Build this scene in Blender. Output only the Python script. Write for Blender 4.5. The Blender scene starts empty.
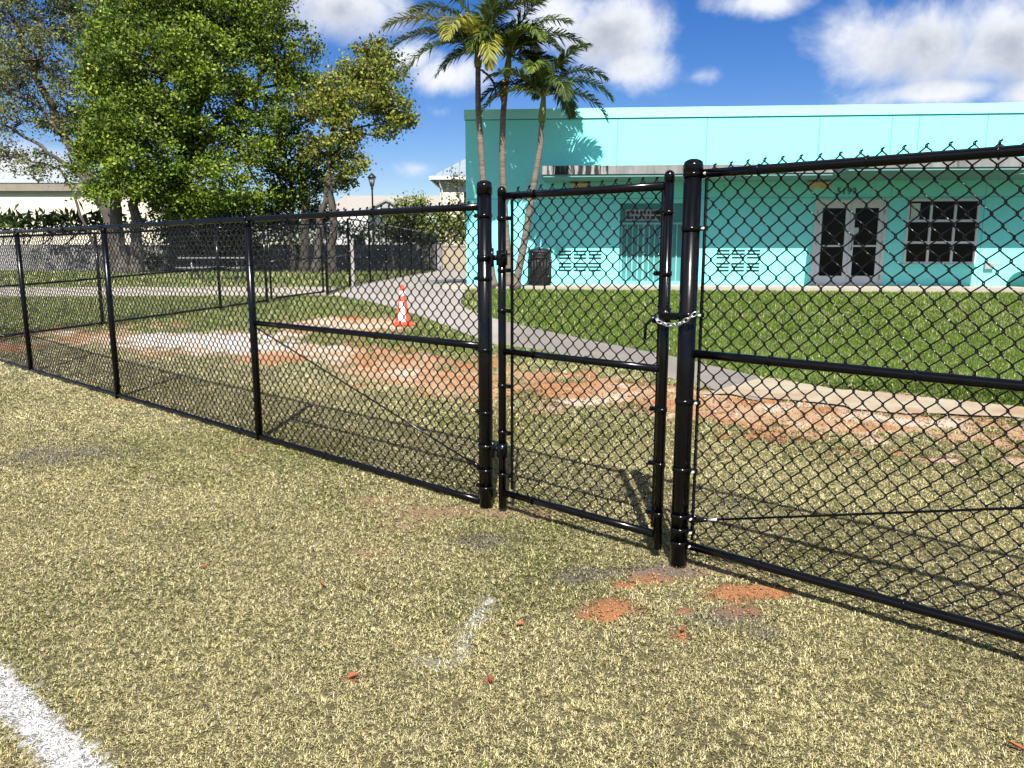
import bpy, math, random
import numpy as np
from mathutils import Vector, Matrix

random.seed(7)
RNG = np.random.default_rng(11)
S = bpy.context.scene
COL = S.collection
R = math.radians

# ------------------------------------------------------------------ camera numbers
FPX, PITCH, EYE = 769.0, R(9.7), 1.55


def ray(px, py):
    dx = (px - 512) / FPX
    dy = -(py - 384) / FPX
    return np.array([dx, math.cos(PITCH) + dy * math.sin(PITCH), -math.sin(PITCH) + dy * math.cos(PITCH)])


def at(px, py, Y):
    r = ray(px, py)
    t = Y / r[1]
    return np.array([r[0] * t, Y, EYE + r[2] * t])


PLATEAU = 0.64


def terrain(x, y):
    t = np.clip((np.asarray(y, float) - 9.3) / 12.5, 0, 1)
    return PLATEAU * t * t * (3 - 2 * t) + 0 * np.asarray(x, float)


def ground(px, py):
    """where the line of sight through a pixel of the photograph meets the terrain"""
    r = ray(px, py)
    t = 3.0
    for _ in range(80):
        z = float(terrain(r[0] * t, r[1] * t))
        tn = (z - EYE) / r[2] if r[2] < -1e-4 else 60
        t = 0.5 * t + 0.5 * min(tn, 90)
    return np.array([r[0] * t, r[1] * t, float(terrain(r[0] * t, r[1] * t))])


# ------------------------------------------------------------------ numpy noise
def _hash(ix, iy, seed):
    h = (ix.astype(np.int64) * 374761393 + iy.astype(np.int64) * 668265263 + seed * 974634777) & 0xffffffff
    h = ((h ^ (h >> 13)) * 1274126177) & 0xffffffff
    h = h ^ (h >> 16)
    return (h & 0xffff) / 65535.0


def vnoise(x, y, seed=0):
    ix, iy = np.floor(x), np.floor(y)
    fx, fy = x - ix, y - iy
    fx, fy = fx * fx * (3 - 2 * fx), fy * fy * (3 - 2 * fy)
    a, b = _hash(ix, iy, seed), _hash(ix + 1, iy, seed)
    c, d = _hash(ix, iy + 1, seed), _hash(ix + 1, iy + 1, seed)
    return (a * (1 - fx) + b * fx) * (1 - fy) + (c * (1 - fx) + d * fx) * fy


def fbm(x, y, scale, seed=0, octv=4):
    s, a, tot = 0, 1.0, 0
    for o in range(octv):
        s = s + a * vnoise(x * scale * 2 ** o + 13.7 * o, y * scale * 2 ** o - 7.3 * o, seed + o)
        tot += a
        a *= 0.55
    return s / tot


def sstep(a, b, x):
    t = np.clip((x - a) / (b - a), 0, 1)
    return t * t * (3 - 2 * t)


def inpoly(x, y, poly):
    x, y = np.asarray(x), np.asarray(y)
    r = np.zeros(x.shape, bool)
    n = len(poly)
    for i in range(n):
        x0, y0 = poly[i][:2]
        x1, y1 = poly[(i + 1) % n][:2]
        if y0 == y1:
            continue
        c = ((y0 > y) != (y1 > y)) & (x < (x1 - x0) * (y - y0) / (y1 - y0) + x0)
        r ^= c
    return r


def dist_polyline(x, y, pts):
    d = np.full(np.shape(x), 1e9)
    for (a, b) in zip(pts[:-1], pts[1:]):
        ax, ay, bx, by = a[0], a[1], b[0], b[1]
        L2 = (bx - ax) ** 2 + (by - ay) ** 2 + 1e-9
        t = np.clip(((x - ax) * (bx - ax) + (y - ay) * (by - ay)) / L2, 0, 1)
        d = np.minimum(d, np.hypot(x - ax - t * (bx - ax), y - ay - t * (by - ay)))
    return d


# ------------------------------------------------------------------ mesh builder
class MB:
    def __init__(s):
        s.V = []
        s.F = []
        s.sm = []
        s.mi = []
        s.m = 0
        s.n = 0

    def add(s, verts, faces, smooth=False):
        s.V.append(np.asarray(verts, float).reshape(-1, 3))
        n0 = s.n
        s.n += len(s.V[-1])
        for f in faces:
            s.F.append([i + n0 for i in f])
            s.sm.append(smooth)
            s.mi.append(s.m)
        return s

    def box(s, c, size, rot=None, taper=1.0):
        x, y, z = size[0] / 2, size[1] / 2, size[2] / 2
        v = np.array([[-x, -y, -z], [x, -y, -z], [x, y, -z], [-x, y, -z],
                      [-x * taper, -y * taper, z], [x * taper, -y * taper, z], [x * taper, y * taper, z], [-x * taper, y * taper, z]])
        if rot is not None:
            v = v @ np.array(rot).T
        v = v + np.array(c)
        return s.add(v, [(0, 3, 2, 1), (4, 5, 6, 7), (0, 1, 5, 4), (1, 2, 6, 5), (2, 3, 7, 6), (3, 0, 4, 7)])

    def bx(s, x0, x1, y0, y1, z0, z1):
        return s.box(((x0 + x1) / 2, (y0 + y1) / 2, (z0 + z1) / 2), (abs(x1 - x0), abs(y1 - y0), abs(z1 - z0)))

    def tube(s, pts, rad, sides=8, cap=True):
        pts = np.asarray(pts, float)
        n = len(pts)
        rad = np.full(n, rad) if np.isscalar(rad) else np.asarray(rad, float)
        T = np.gradient(pts, axis=0)
        T /= np.linalg.norm(T, axis=1)[:, None] + 1e-12
        ref = np.array([0, 0, 1.0]) if abs(T[:, 2]).mean() < 0.9 else np.array([0, 1.0, 0])
        U = np.cross(T, ref)
        U /= np.linalg.norm(U, axis=1)[:, None] + 1e-12
        W = np.cross(U, T)
        a = np.linspace(0, 2 * math.pi, sides, endpoint=False)
        ring = pts[:, None, :] + rad[:, None, None] * (np.cos(a)[None, :, None] * U[:, None, :] + np.sin(a)[None, :, None] * W[:, None, :])
        F = []
        for i in range(n - 1):
            for j in range(sides):
                k = (j + 1) % sides
                F.append((i * sides + j, i * sides + k, (i + 1) * sides + k, (i + 1) * sides + j))
        n0 = s.n
        s.add(ring.reshape(-1, 3), F, True)
        if cap:
            s.F += [[n0 + j for j in range(sides)][::-1], [n0 + (n - 1) * sides + j for j in range(sides)]]
            s.sm += [False, False]
            s.mi += [s.m, s.m]
        return s

    def lathe(s, prof, c=(0, 0, 0), sides=20):
        a = np.linspace(0, 2 * math.pi, sides, endpoint=False)
        V, F = [], []
        for (r, z) in prof:
            for t in a:
                V.append((c[0] + r * math.cos(t), c[1] + r * math.sin(t), c[2] + z))
        n = len(prof)
        for i in range(n - 1):
            for j in range(sides):
                k = (j + 1) % sides
                F.append((i * sides + j, i * sides + k, (i + 1) * sides + k, (i + 1) * sides + j))
        n0 = s.n
        s.add(V, F, True)
        s.F += [[n0 + j for j in range(sides)][::-1], [n0 + (n - 1) * sides + j for j in range(sides)]]
        s.sm += [False, False]
        s.mi += [s.m, s.m]
        return s

    def torus(s, c, R0, r, U, W, sy=1.0, n=20, sides=6):
        """ring (optionally elongated by sy along W) in the plane U,W"""
        U, W, c = np.array(U, float), np.array(W, float), np.array(c, float)
        N = np.cross(U, W)
        V, F = [], []
        for i in range(n):
            t = 2 * math.pi * i / n
            d = math.cos(t) * U + math.sin(t) * W
            p = c + R0 * (math.cos(t) * U + sy * math.sin(t) * W)
            for j in range(sides):
                q = 2 * math.pi * j / sides
                V.append(p + r * (math.cos(q) * d + math.sin(q) * N))
        for i in range(n):
            for j in range(sides):
                i2, j2 = (i + 1) % n, (j + 1) % sides
                F.append((i * sides + j, i2 * sides + j, i2 * sides + j2, i * sides + j2))
        return s.add(V, F, True)

    def build(s, name, mat, parent=None, bevel=0):
        V = np.concatenate(s.V) if s.V else np.zeros((0, 3))
        me = bpy.data.meshes.new(name)
        me.from_pydata(V.tolist(), [], s.F)
        me.polygons.foreach_set('use_smooth', np.array(s.sm, bool))
        for m in (mat if isinstance(mat, (list, tuple)) else [mat]):
            me.materials.append(m)
        if isinstance(mat, (list, tuple)):
            me.polygons.foreach_set('material_index', np.array(s.mi, np.int32))
        me.update()
        o = bpy.data.objects.new(name, me)
        COL.objects.link(o)
        if parent is not None:
            o.parent = parent
        if bevel:
            b = o.modifiers.new('bevel', 'BEVEL')
            b.width = bevel
            b.segments = 2
            b.limit_method = 'ANGLE'
        return o


def raw_mesh(name, V, loops, starts, totals, mat, colors=None, parent=None, smooth=False):
    me = bpy.data.meshes.new(name)
    me.vertices.add(len(V))
    me.vertices.foreach_set('co', np.ascontiguousarray(V, np.float32).ravel())
    me.loops.add(len(loops))
    me.loops.foreach_set('vertex_index', np.ascontiguousarray(loops, np.int32))
    me.polygons.add(len(starts))
    me.polygons.foreach_set('loop_start', np.ascontiguousarray(starts, np.int32))
    if smooth:
        me.polygons.foreach_set('use_smooth', np.ones(len(starts), bool))
    me.update(calc_edges=True)
    if colors is not None:
        a = me.color_attributes.new('Col', 'FLOAT_COLOR', 'POINT')
        c4 = np.ones((len(V), 4), np.float32)
        c4[:, :3] = colors
        a.data.foreach_set('color', c4.ravel())
    me.materials.append(mat)
    o = bpy.data.objects.new(name, me)
    COL.objects.link(o)
    if parent is not None:
        o.parent = parent
    return o


def quads_mesh(name, Q, mat, colors=None, parent=None):
    """Q: (n,4,3) separate quads, colors (n,3)"""
    n = len(Q)
    return raw_mesh(name, Q.reshape(-1, 3), np.arange(4 * n), np.arange(n) * 4, np.full(n, 4), mat,
                    None if colors is None else np.repeat(colors, 4, axis=0), parent)


def tag(o, label=None, cat=None, group=None, kind=None):
    if label:
        o['label'] = label
    if cat:
        o['category'] = cat
    if group:
        o['group'] = group
    if kind:
        o['kind'] = kind
    return o


def thing(name, label, cat, loc=(0, 0, 0), rz=0.0, group=None):
    o = bpy.data.objects.new(name, None)
    o.empty_display_size = 0.2
    COL.objects.link(o)
    o.location = tuple(float(v) for v in loc)
    o.rotation_euler = (0, 0, rz)
    return tag(o, label, cat, group)


# ------------------------------------------------------------------ materials
def mat_new(name):
    m = bpy.data.materials.new(name)
    m.use_nodes = True
    nt = m.node_tree
    return m, nt, nt.nodes['Principled BSDF']


def surf(name, c1, c2=None, scale=4.0, rough=0.7, rough2=None, spec=0.4, metal=0.0, bump=0.0, bscale=40.0, detail=6.0,
         stretch=(1, 1, 1), c3=None, s3=1.0, t3=(0.55, 0.7), coat=0.0):
    """painted / mineral surface: two tones mixed by noise, optional third tone in blotches, fine bump"""
    m, nt, b = mat_new(name)
    N, L = nt.nodes, nt.links
    tc = N.new('ShaderNodeTexCoord')
    mp = N.new('ShaderNodeMapping')
    mp.inputs['Scale'].default_value = stretch
    L.new(tc.outputs['Object'], mp.inputs['Vector'])
    c2 = c2 or tuple(v * 0.8 for v in c1)
    n1 = N.new('ShaderNodeTexNoise')
    n1.inputs['Scale'].default_value = scale
    n1.inputs['Detail'].default_value = detail
    n1.inputs['Roughness'].default_value = 0.65
    L.new(mp.outputs[0], n1.inputs['Vector'])
    r1 = N.new('ShaderNodeValToRGB')
    r1.color_ramp.elements[0].position = 0.3
    r1.color_ramp.elements[1].position = 0.7
    r1.color_ramp.elements[0].color = (*c2, 1)
    r1.color_ramp.elements[1].color = (*c1, 1)
    L.new(n1.outputs['Fac'], r1.inputs['Fac'])
    out = r1.outputs['Color']
    if c3:
        n3 = N.new('ShaderNodeTexNoise')
        n3.inputs['Scale'].default_value = s3
        n3.inputs['Detail'].default_value = 8
        n3.inputs['Roughness'].default_value = 0.7
        L.new(mp.outputs[0], n3.inputs['Vector'])
        mr = N.new('ShaderNodeMapRange')
        mr.inputs['From Min'].default_value = t3[0]
        mr.inputs['From Max'].default_value = t3[1]
        L.new(n3.outputs['Fac'], mr.inputs['Value'])
        mx = N.new('ShaderNodeMix')
        mx.data_type = 'RGBA'
        L.new(mr.outputs[0], mx.inputs[0])
        L.new(out, mx.inputs[6])
        mx.inputs[7].default_value = (*c3, 1)
        out = mx.outputs[2]
    L.new(out, b.inputs['Base Color'])
    b.inputs['Roughness'].default_value = rough
    if rough2 is not None:
        mr = N.new('ShaderNodeMapRange')
        mr.inputs['To Min'].default_value = rough
        mr.inputs['To Max'].default_value = rough2
        L.new(n1.outputs['Fac'], mr.inputs['Value'])
        L.new(mr.outputs[0], b.inputs['Roughness'])
    b.inputs['Specular IOR Level'].default_value = spec
    b.inputs['Metallic'].default_value = metal
    b.inputs['Coat Weight'].default_value = coat
    if bump:
        n2 = N.new('ShaderNodeTexNoise')
        n2.inputs['Scale'].default_value = bscale
        n2.inputs['Detail'].default_value = 5
        L.new(mp.outputs[0], n2.inputs['Vector'])
        bp = N.new('ShaderNodeBump')
        bp.inputs['Strength'].default_value = bump
        bp.inputs['Distance'].default_value = 0.02
        L.new(n2.outputs['Fac'], bp.inputs['Height'])
        L.new(bp.outputs[0], b.inputs['Normal'])
    return m


def leaf_mat(name, rough=0.55, trans=0.35, spec=0.3):
    m, nt, b = mat_new(name)
    N, L = nt.nodes, nt.links
    at_ = N.new('ShaderNodeAttribute')
    at_.attribute_name = 'Col'
    nz = N.new('ShaderNodeTexNoise')
    nz.inputs['Scale'].default_value = 1.3
    nz.inputs['Detail'].default_value = 3
    g = N.new('ShaderNodeNewGeometry')
    L.new(g.outputs['Position'], nz.inputs['Vector'])
    mr = N.new('ShaderNodeMapRange')
    mr.inputs['To Min'].default_value = 0.75
    mr.inputs['To Max'].default_value = 1.25
    L.new(nz.outputs['Fac'], mr.inputs['Value'])
    mx = N.new('ShaderNodeVectorMath')
    mx.operation = 'SCALE'
    L.new(at_.outputs['Color'], mx.inputs[0])
    L.new(mr.outputs[0], mx.inputs['Scale'])
    L.new(mx.outputs[0], b.inputs['Base Color'])
    b.inputs['Roughness'].default_value = rough
    b.inputs['Specular IOR Level'].default_value = spec
    tr = N.new('ShaderNodeBsdfTranslucent')
    L.new(mx.outputs[0], tr.inputs['Color'])
    ms = N.new('ShaderNodeMixShader')
    ms.inputs[0].default_value = trans
    L.new(b.outputs[0], ms.inputs[1])
    L.new(tr.outputs[0], ms.inputs[2])
    L.new(ms.outputs[0], N['Material Output'].inputs['Surface'])
    return m


M = {}
M['vinyl'] = surf('black_vinyl_paint', (0.003, 0.0032, 0.004), (0.002, 0.002, 0.0026), scale=9, rough=0.12, rough2=0.22, spec=0.22)
M['post'] = surf('scuffed_black_post', (0.003, 0.0032, 0.004), (0.002, 0.002, 0.0026), scale=9, rough=0.13, rough2=0.30, spec=0.22, c3=(0.018, 0.017, 0.015), s3=9, t3=(0.63, 0.80), stretch=(1, 1, .35), bump=.05, bscale=30)
M['wire'] = surf('black_vinyl_wire', (0.003, 0.003, 0.0035), (0.002, 0.002, 0.0025), scale=9, rough=0.14, spec=0.34)
M['farwire'] = surf('weathered_black_wire', (0.02, 0.02, 0.02), (0.012, 0.012, 0.012), scale=9, rough=0.5, spec=0.3)
M['zinc'] = surf('galvanised_steel', (0.72, 0.72, 0.70), (0.5, 0.5, 0.5), scale=60, rough=0.3, metal=0.9)
M['bolt'] = surf('zinc_bolt', (0.75, 0.74, 0.7), (0.6, 0.6, 0.58), scale=40, rough=0.4, metal=0.5)
M['teal'] = surf('turquoise_stucco', (0.23, 0.78, 0.735), (0.21, 0.745, 0.70), scale=1.2, rough=0.8, spec=0.2, bump=0.25, bscale=55,
                 c3=(0.20, 0.69, 0.65), s3=0.5, t3=(0.56, 0.85))
M['teal_joint'] = surf('turquoise_joint', (0.07, 0.29, 0.27), rough=0.8)
M['teal_dark'] = surf('dark_teal_steel', (0.06, 0.24, 0.235), (0.045, 0.2, 0.2), scale=8, rough=0.5)
M['teal_bar'] = surf('pale_teal_bar', (0.22, 0.52, 0.5), rough=0.5)
M['coping'] = surf('turquoise_coping', (0.30, 0.75, 0.69), (0.27, 0.71, 0.65), scale=2, rough=0.5)
M['concrete_fascia'] = surf('weathered_fascia', (0.25, 0.25, 0.245), (0.12, 0.12, 0.12), scale=2.2, rough=0.8, stretch=(1.6, 1, 0.25), bump=0.2,
                            c3=(0.035, 0.04, 0.04), s3=2.6, t3=(0.56, 0.66))
M['stained_fascia'] = surf('black_streaked_fascia', (0.34, 0.34, 0.33), (0.2, 0.2, 0.2), scale=2.2, rough=0.8, stretch=(3.2, 1, 0.35), bump=0.2,
                           c3=(0.012, 0.014, 0.014), s3=2.4, t3=(0.44, 0.52))
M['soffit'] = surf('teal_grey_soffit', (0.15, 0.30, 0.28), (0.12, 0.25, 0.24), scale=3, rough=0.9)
M['white_alu'] = surf('white_aluminium', (0.62, 0.61, 0.61), (0.55, 0.54, 0.54), scale=5, rough=0.45)
M['glass'] = surf('dark_glass', (0.006, 0.008, 0.009), (0.004, 0.005, 0.006), scale=2, rough=0.05, spec=0.06)
M['paper'] = surf('pale_notice', (0.5, 0.6, 0.55), rough=0.8)
M['black'] = surf('black_plastic', (0.014, 0.014, 0.015), (0.01, 0.01, 0.01), scale=6, rough=0.45)
M['beige_lamp'] = surf('aged_lamp_lens', (0.55, 0.45, 0.25), (0.45, 0.36, 0.2), scale=9, rough=0.4)
M['grey_box'] = surf('grey_metal', (0.32, 0.34, 0.34), rough=0.5)
M['beige_conc'] = surf('exposed_aggregate', (0.55, 0.49, 0.41), (0.36, 0.31, 0.25), scale=60, rough=0.9, bump=0.4, bscale=90)
M['dark'] = surf('dark_interior', (0.02, 0.022, 0.022), rough=0.9)
M['roof_gravel'] = surf('flat_roof', (0.4, 0.4, 0.38), rough=0.9)
M['walk'] = surf('sidewalk_concrete', (0.37, 0.335, 0.27), (0.31, 0.28, 0.225), scale=3, rough=0.9, bump=0.2, bscale=60, c3=(0.25, 0.20, 0.145), s3=1.5, t3=(0.58, 0.8))
M['drive'] = surf('driveway_concrete', (0.29, 0.265, 0.235), (0.23, 0.21, 0.19), scale=1.5, rough=0.9, bump=0.2, bscale=60, c3=(0.17, 0.155, 0.14), s3=0.5, t3=(0.52, 0.75))
M['asphalt'] = surf('old_asphalt_path', (0.19, 0.172, 0.15), (0.14, 0.128, 0.113), scale=25, rough=0.95, bump=0.4, bscale=90, c3=(0.25, 0.215, 0.165), s3=0.9, t3=(0.5, 0.75))
M['sandpath'] = surf('sandy_concrete', (0.35, 0.305, 0.22), (0.28, 0.235, 0.16), scale=5, rough=0.95, bump=0.6, bscale=50, c3=(0.27, 0.18, 0.105), s3=1.3, t3=(0.48, 0.62))
M['greywall'] = surf('mottled_block_wall', (0.34, 0.33, 0.31), (0.2, 0.195, 0.19), scale=1.5, rough=0.95, bump=0.4, bscale=25, c3=(0.13, 0.13, 0.12), s3=0.8, t3=(0.45, 0.62))  # grey tones with darker blotches spread by noise
M['beigewall'] = surf('beige_stucco_wall', (0.33, 0.28, 0.20), (0.29, 0.245, 0.175), scale=2, rough=0.9, bump=0.3)
M['cream'] = surf('cream_stucco', (0.62, 0.58, 0.46), (0.57, 0.53, 0.42), scale=0.8, rough=0.9)
M['white'] = surf('white_trim', (0.78, 0.78, 0.76), rough=0.7)
M['shingle'] = surf('grey_shingle', (0.30, 0.28, 0.25), (0.22, 0.205, 0.185), scale=6, rough=0.9, bump=0.5, bscale=12)
M['olive_roof'] = surf('brown_fascia', (0.22, 0.20, 0.16), rough=0.9)
M['metalroof'] = surf('pale_blue_metal_roof', (0.20, 0.25, 0.28), (0.17, 0.215, 0.245), scale=2, rough=0.5)
M['lamp_glass'] = surf('frosted_lamp', (0.75, 0.77, 0.76), rough=0.3)
M['bark'] = surf('grey_bark', (0.17, 0.15, 0.125), (0.07, 0.06, 0.05), scale=5, rough=0.95, bump=0.8, bscale=12, stretch=(1, 1, 0.3))
M['bark_dark'] = surf('dark_bark', (0.075, 0.062, 0.05), (0.03, 0.026, 0.02), scale=5, rough=0.95, bump=0.8, bscale=12, stretch=(1, 1, 0.3))
M['bark_mid'] = surf('brown_grey_bark', (0.10, 0.088, 0.072), (0.04, 0.035, 0.028), scale=5, rough=0.95, bump=0.8, bscale=12, stretch=(1, 1, 0.3))
M['palmbark'] = surf('ringed_palm_trunk', (0.22, 0.185, 0.15), (0.08, 0.068, 0.055), scale=3, rough=0.9, bump=0.6, bscale=5, stretch=(0.6, 0.6, 7))
M['crownshaft'] = surf('green_crownshaft', (0.22, 0.24, 0.07), (0.13, 0.16, 0.05), scale=3, rough=0.5, stretch=(1, 1, 0.3))
M['rachis'] = surf('frond_rib', (0.24, 0.25, 0.06), (0.18, 0.2, 0.05), rough=0.5)
M['leaf'] = leaf_mat('tree_leaf', rough=.6, trans=.22, spec=.2)
M['palmleaf'] = leaf_mat('palm_leaflet', rough=0.4, trans=0.3, spec=0.5)
M['blade'] = leaf_mat('turf_blade', rough=0.75, trans=0.25, spec=0.15)
M['crumb'] = leaf_mat('soil_crumb', rough=.95, trans=0.0, spec=.1)
M['orange'] = surf('orange_plastic', (0.80, 0.085, 0.03), (0.68, 0.07, 0.03), scale=6, rough=0.5)
M['reflective'] = surf('white_sleeve', (0.80, 0.80, 0.80), (0.68, 0.68, 0.69), scale=8, rough=0.4)
M['alu'] = surf('aluminium_plank', (0.34, 0.345, 0.35), rough=0.45, metal=0.5)
M['dryleaf'] = surf('dry_red_leaf', (0.30, 0.085, 0.03), (0.18, 0.05, 0.02), scale=60, rough=0.7)
M['ink'] = surf('black_numerals', (0.015, 0.015, 0.015), rough=0.5)

# ------------------------------------------------------------------ layout of the ground
def G(*pts):
    return [ground(*p) for p in pts]


DRIVE = G((340, 297), (352, 287), (385, 280), (437, 271.5)) + [np.array([-3.6, 40, PLATEAU]), np.array([-0.9, 40, PLATEAU]), np.array([-1.3, 22.5, PLATEAU])] + \
    G((470, 285.5), (468, 291), (462, 299), (466, 309), (500, 322), (505, 347), (470, 336), (430, 320), (400, 310), (370, 302))
PATH_UP = G((468, 310), (490, 318), (541, 330), (600, 342), (657, 353), (700, 362), (760, 377))
PATH_LO = G((468, 335), (495, 343.5), (540, 350), (580, 357), (640, 369), (700, 386), (760, 402))
SAND_UP = G((760, 378), (830, 388), (900, 395.5), (1024, 408)) + [np.array([9.5, 6.9, 0])]
SAND_LO = G((690, 393), (763, 398), (853, 411), (960, 417), (1024, 419)) + [np.array([9.3, 6.3, 0])]
FARPATH = [np.array([-40, 19.2, 0.6]), np.array([-40, 20.6, 0.6])] + G((0, 287.5), (330, 287), (345, 296), (330, 296), (0, 297))
POLYS = [DRIVE, PATH_UP + PATH_LO[::-1], SAND_UP + SAND_LO[::-1], FARPATH]
BU = np.array([math.cos(R(4)), -math.sin(R(4))])
BV = np.array([math.sin(R(4)), math.cos(R(4))])
B0 = np.array([-1.25, 21.45])


def bworld(u, v):
    return B0 + u * BU + v * BV


DIRT = G((30, 343), (100, 337), (170, 338), (250, 343), (300, 352), (380, 362), (470, 385), (560, 388), (640, 392), (720, 404), (800, 419), (880, 430), (1024, 440)) + [np.array([7.5, 5.5, 0])]
MOUND = ground(345, 325)
LINE = G((0, 688), (78, 768))
LDIR = (LINE[1] - LINE[0])[:2] / np.linalg.norm((LINE[1] - LINE[0])[:2])
LINE = [LINE[0][:2] - 6 * LDIR, LINE[1][:2] + 3 * LDIR]
LW = 0.060
# red soil spots and grey ash spots on the dry turf: (pixel, radius x, radius y)
SPOTS = [(612, 608, .12, .10), (650, 578, .09, .06), (622, 586, .045, .035), (745, 593, .18, .08), (735, 613, .085, .05), (680, 637, .035, .035), (686, 611, .04, .03),
         (405, 527, .16, .11), (372, 553, .10, .06), (430, 512, .30, .11), (250, 450, .16, .07), (118, 402, .2, .08), (585, 617, .04, .03), (490, 683, .025, .02), (352, 681, .03, .02),
         (500, 513, .32, .13), (380, 500, .2, .08), (690, 571, .3, .07)]
TAN = {7, 8, 9, 10, 11, 15, 16, 17}
SPOTSW = [(ground(a, b), rx, ry) for a, b, rx, ry in SPOTS]
ASH = [(ground(490, 541), .2, .11), (ground(575, 578), .2, .13), (ground(765, 634), .10, .06), (ground(645, 570), .22, .10), (ground(720, 618), .18, .12), (ground(70, 455), .5, .35)]
CHALK = [ground(456, 664)[:2], ground(468, 635)[:2], ground(488, 598)[:2]]
CHALK2 = [ground(420, 661)[:2], ground(456, 664)[:2]]
FA, FB = np.array([-6.319, 9.99]), np.array([0.84, 3.661])
FU = (FB - FA) / np.linalg.norm(FB - FA)
FN = np.array([-FU[1], FU[0]])          # away from the camera
if FN[1] < 0:
    FN = -FN


def masks(x, y):
    """per point: bare = no grass, colour of the soil, dry share of the grass, lushness"""
    n1 = fbm(x, y, 1.1, 3)
    n2 = fbm(x, y, 5.0, 9)
    n3 = fbm(x, y, 0.45, 21)
    fd = (x - FA[0]) * FN[0] + (y - FA[1]) * FN[1]
    dd = dist_polyline(x, y, DIRT)
    width = 0.46 + 0.045 * np.maximum(y, 4)
    band = sstep(1.25, 0.45, dd / width + (n1 - .5) * 2.6 + (n2 - .5) * 1.8)
    dm = np.hypot((x - MOUND[0]) / 1.25, (y - MOUND[1]) / 1.1)
    band = np.maximum(band, sstep(1.2, 0.7, dm + (n2 - .5) * .9))
    spot = np.zeros_like(x)
    tan = np.zeros_like(x)
    n4 = fbm(x, y, 14.0, 77)
    for i, (c, rx, ry) in enumerate(SPOTSW):
        d = np.hypot((x - c[0]) / rx, (y - c[1]) / ry)
        if i in TAN:
            tan = np.maximum(tan, sstep(1.5, 0.5, d + (n2 - .5) * 1.2 + (n4 - .5) * .8))
        else:
            spot = np.maximum(spot, sstep(1.3, 0.7, d * .92 + (n2 - .5) * .9 + (n4 - .5) * 1.4))
    ash = np.zeros_like(x)
    for c, rx, ry in ASH:
        d = np.hypot((x - c[0]) / rx, (y - c[1]) / ry)
        ash = np.maximum(ash, sstep(1.4, 0.3, d + (n2 - .5) * 1.6) * .8)
    hard = np.zeros(x.shape, bool)
    for P in POLYS:
        hard |= inpoly(x, y, P)
    u = (x - B0[0]) * BU[0] + (y - B0[1]) * BU[1]
    v = (x - B0[0]) * BV[0] + (y - B0[1]) * BV[1]
    hard |= (u > -0.6) & (v > -1.35)
    lush = sstep(0.8, 3.6, fd + (n3 - .5) * 2.2)          # greener the farther beyond the fence
    lush = np.maximum(lush, sstep(11, 14.0, y))
    up = dist_polyline(x, y, PATH_UP + SAND_UP[1:])
    lo = (y > np.interp(x, [p[0] for p in PATH_UP + SAND_UP[1:]], [p[1] for p in PATH_UP + SAND_UP[1:]])) & (x > -0.5)
    lush = np.where(lo, 1.0, lush * np.where(y < 11.5, .42, .85))
    dl = np.abs((x - LINE[0][0]) * -LDIR[1] + (y - LINE[0][1]) * LDIR[0])
    paint = sstep(LW + .012, LW - .012, dl + (n2 - .5) * .03) * (fd < 0)
    ch = dist_polyline(x, y, CHALK)
    chalk = sstep(.035, .004, ch + (n2 - .5) * .06) * .38
    chalk = np.maximum(chalk, sstep(.05, .0, dist_polyline(x, y, CHALK2) + (n2 - .4) * .1) * .22)
    return dict(band=band, spot=spot, tan=tan, ash=ash, hard=hard, lush=lush, paint=paint, chalk=chalk, n1=n1, n2=n2, n3=n3, fd=fd, lawn=lo)


def lerp(a, b, t):
    t = np.asarray(t)[..., None]
    return np.asarray(a) * (1 - t) + np.asarray(b) * t


def soil_colour(x, y, m):
    base = lerp((.105, .092, .048), (.075, .068, .034), sstep(.35, .65, m['n1']))
    base = lerp(base, (.035, .055, .011), m['lush'] * .85)
    red = lerp((.33, .155, .070), (.37, .255, .155), sstep(.36, .58, fbm(x, y, 1.9, 40) * .6 + m['n2'] * .4))
    pale = (.46, .40, .32)
    c = lerp(base, red, np.clip(m['band'], 0, 1))
    wh = m['band'] * sstep(.56, .68, fbm(x, y, 1.4, 55)) * .8
    wh = np.maximum(wh, m['band'] * sstep(1.5, .3, dist_polyline(x, y, DIRT[2:4]) + (m['n2'] - .5) * 2) * .85)
    grv = m['band'] * sstep(1.1, .2, dist_polyline(x, y, DIRT[2:4]) + (m['n2'] - .5) * 1.6)
    c = lerp(c, pale, wh)
    c = lerp(c, (.46, .445, .42), grv * .9)
    c = lerp(c, lerp((.36, .165, .075), (.31, .165, .085), sstep(.4, .6, m['n1'])), m['spot'] * .92)
    c = lerp(c, (.25, .17, .105), m['tan'] * .85)
    c = lerp(c, (.125, .110, .095), m['ash'])
    c = lerp(c, (.75, .75, .75), np.maximum(m['paint'], m['chalk']))
    far = sstep(45, 60, y)
    return lerp(c, (.04, .07, .02), far)


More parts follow.
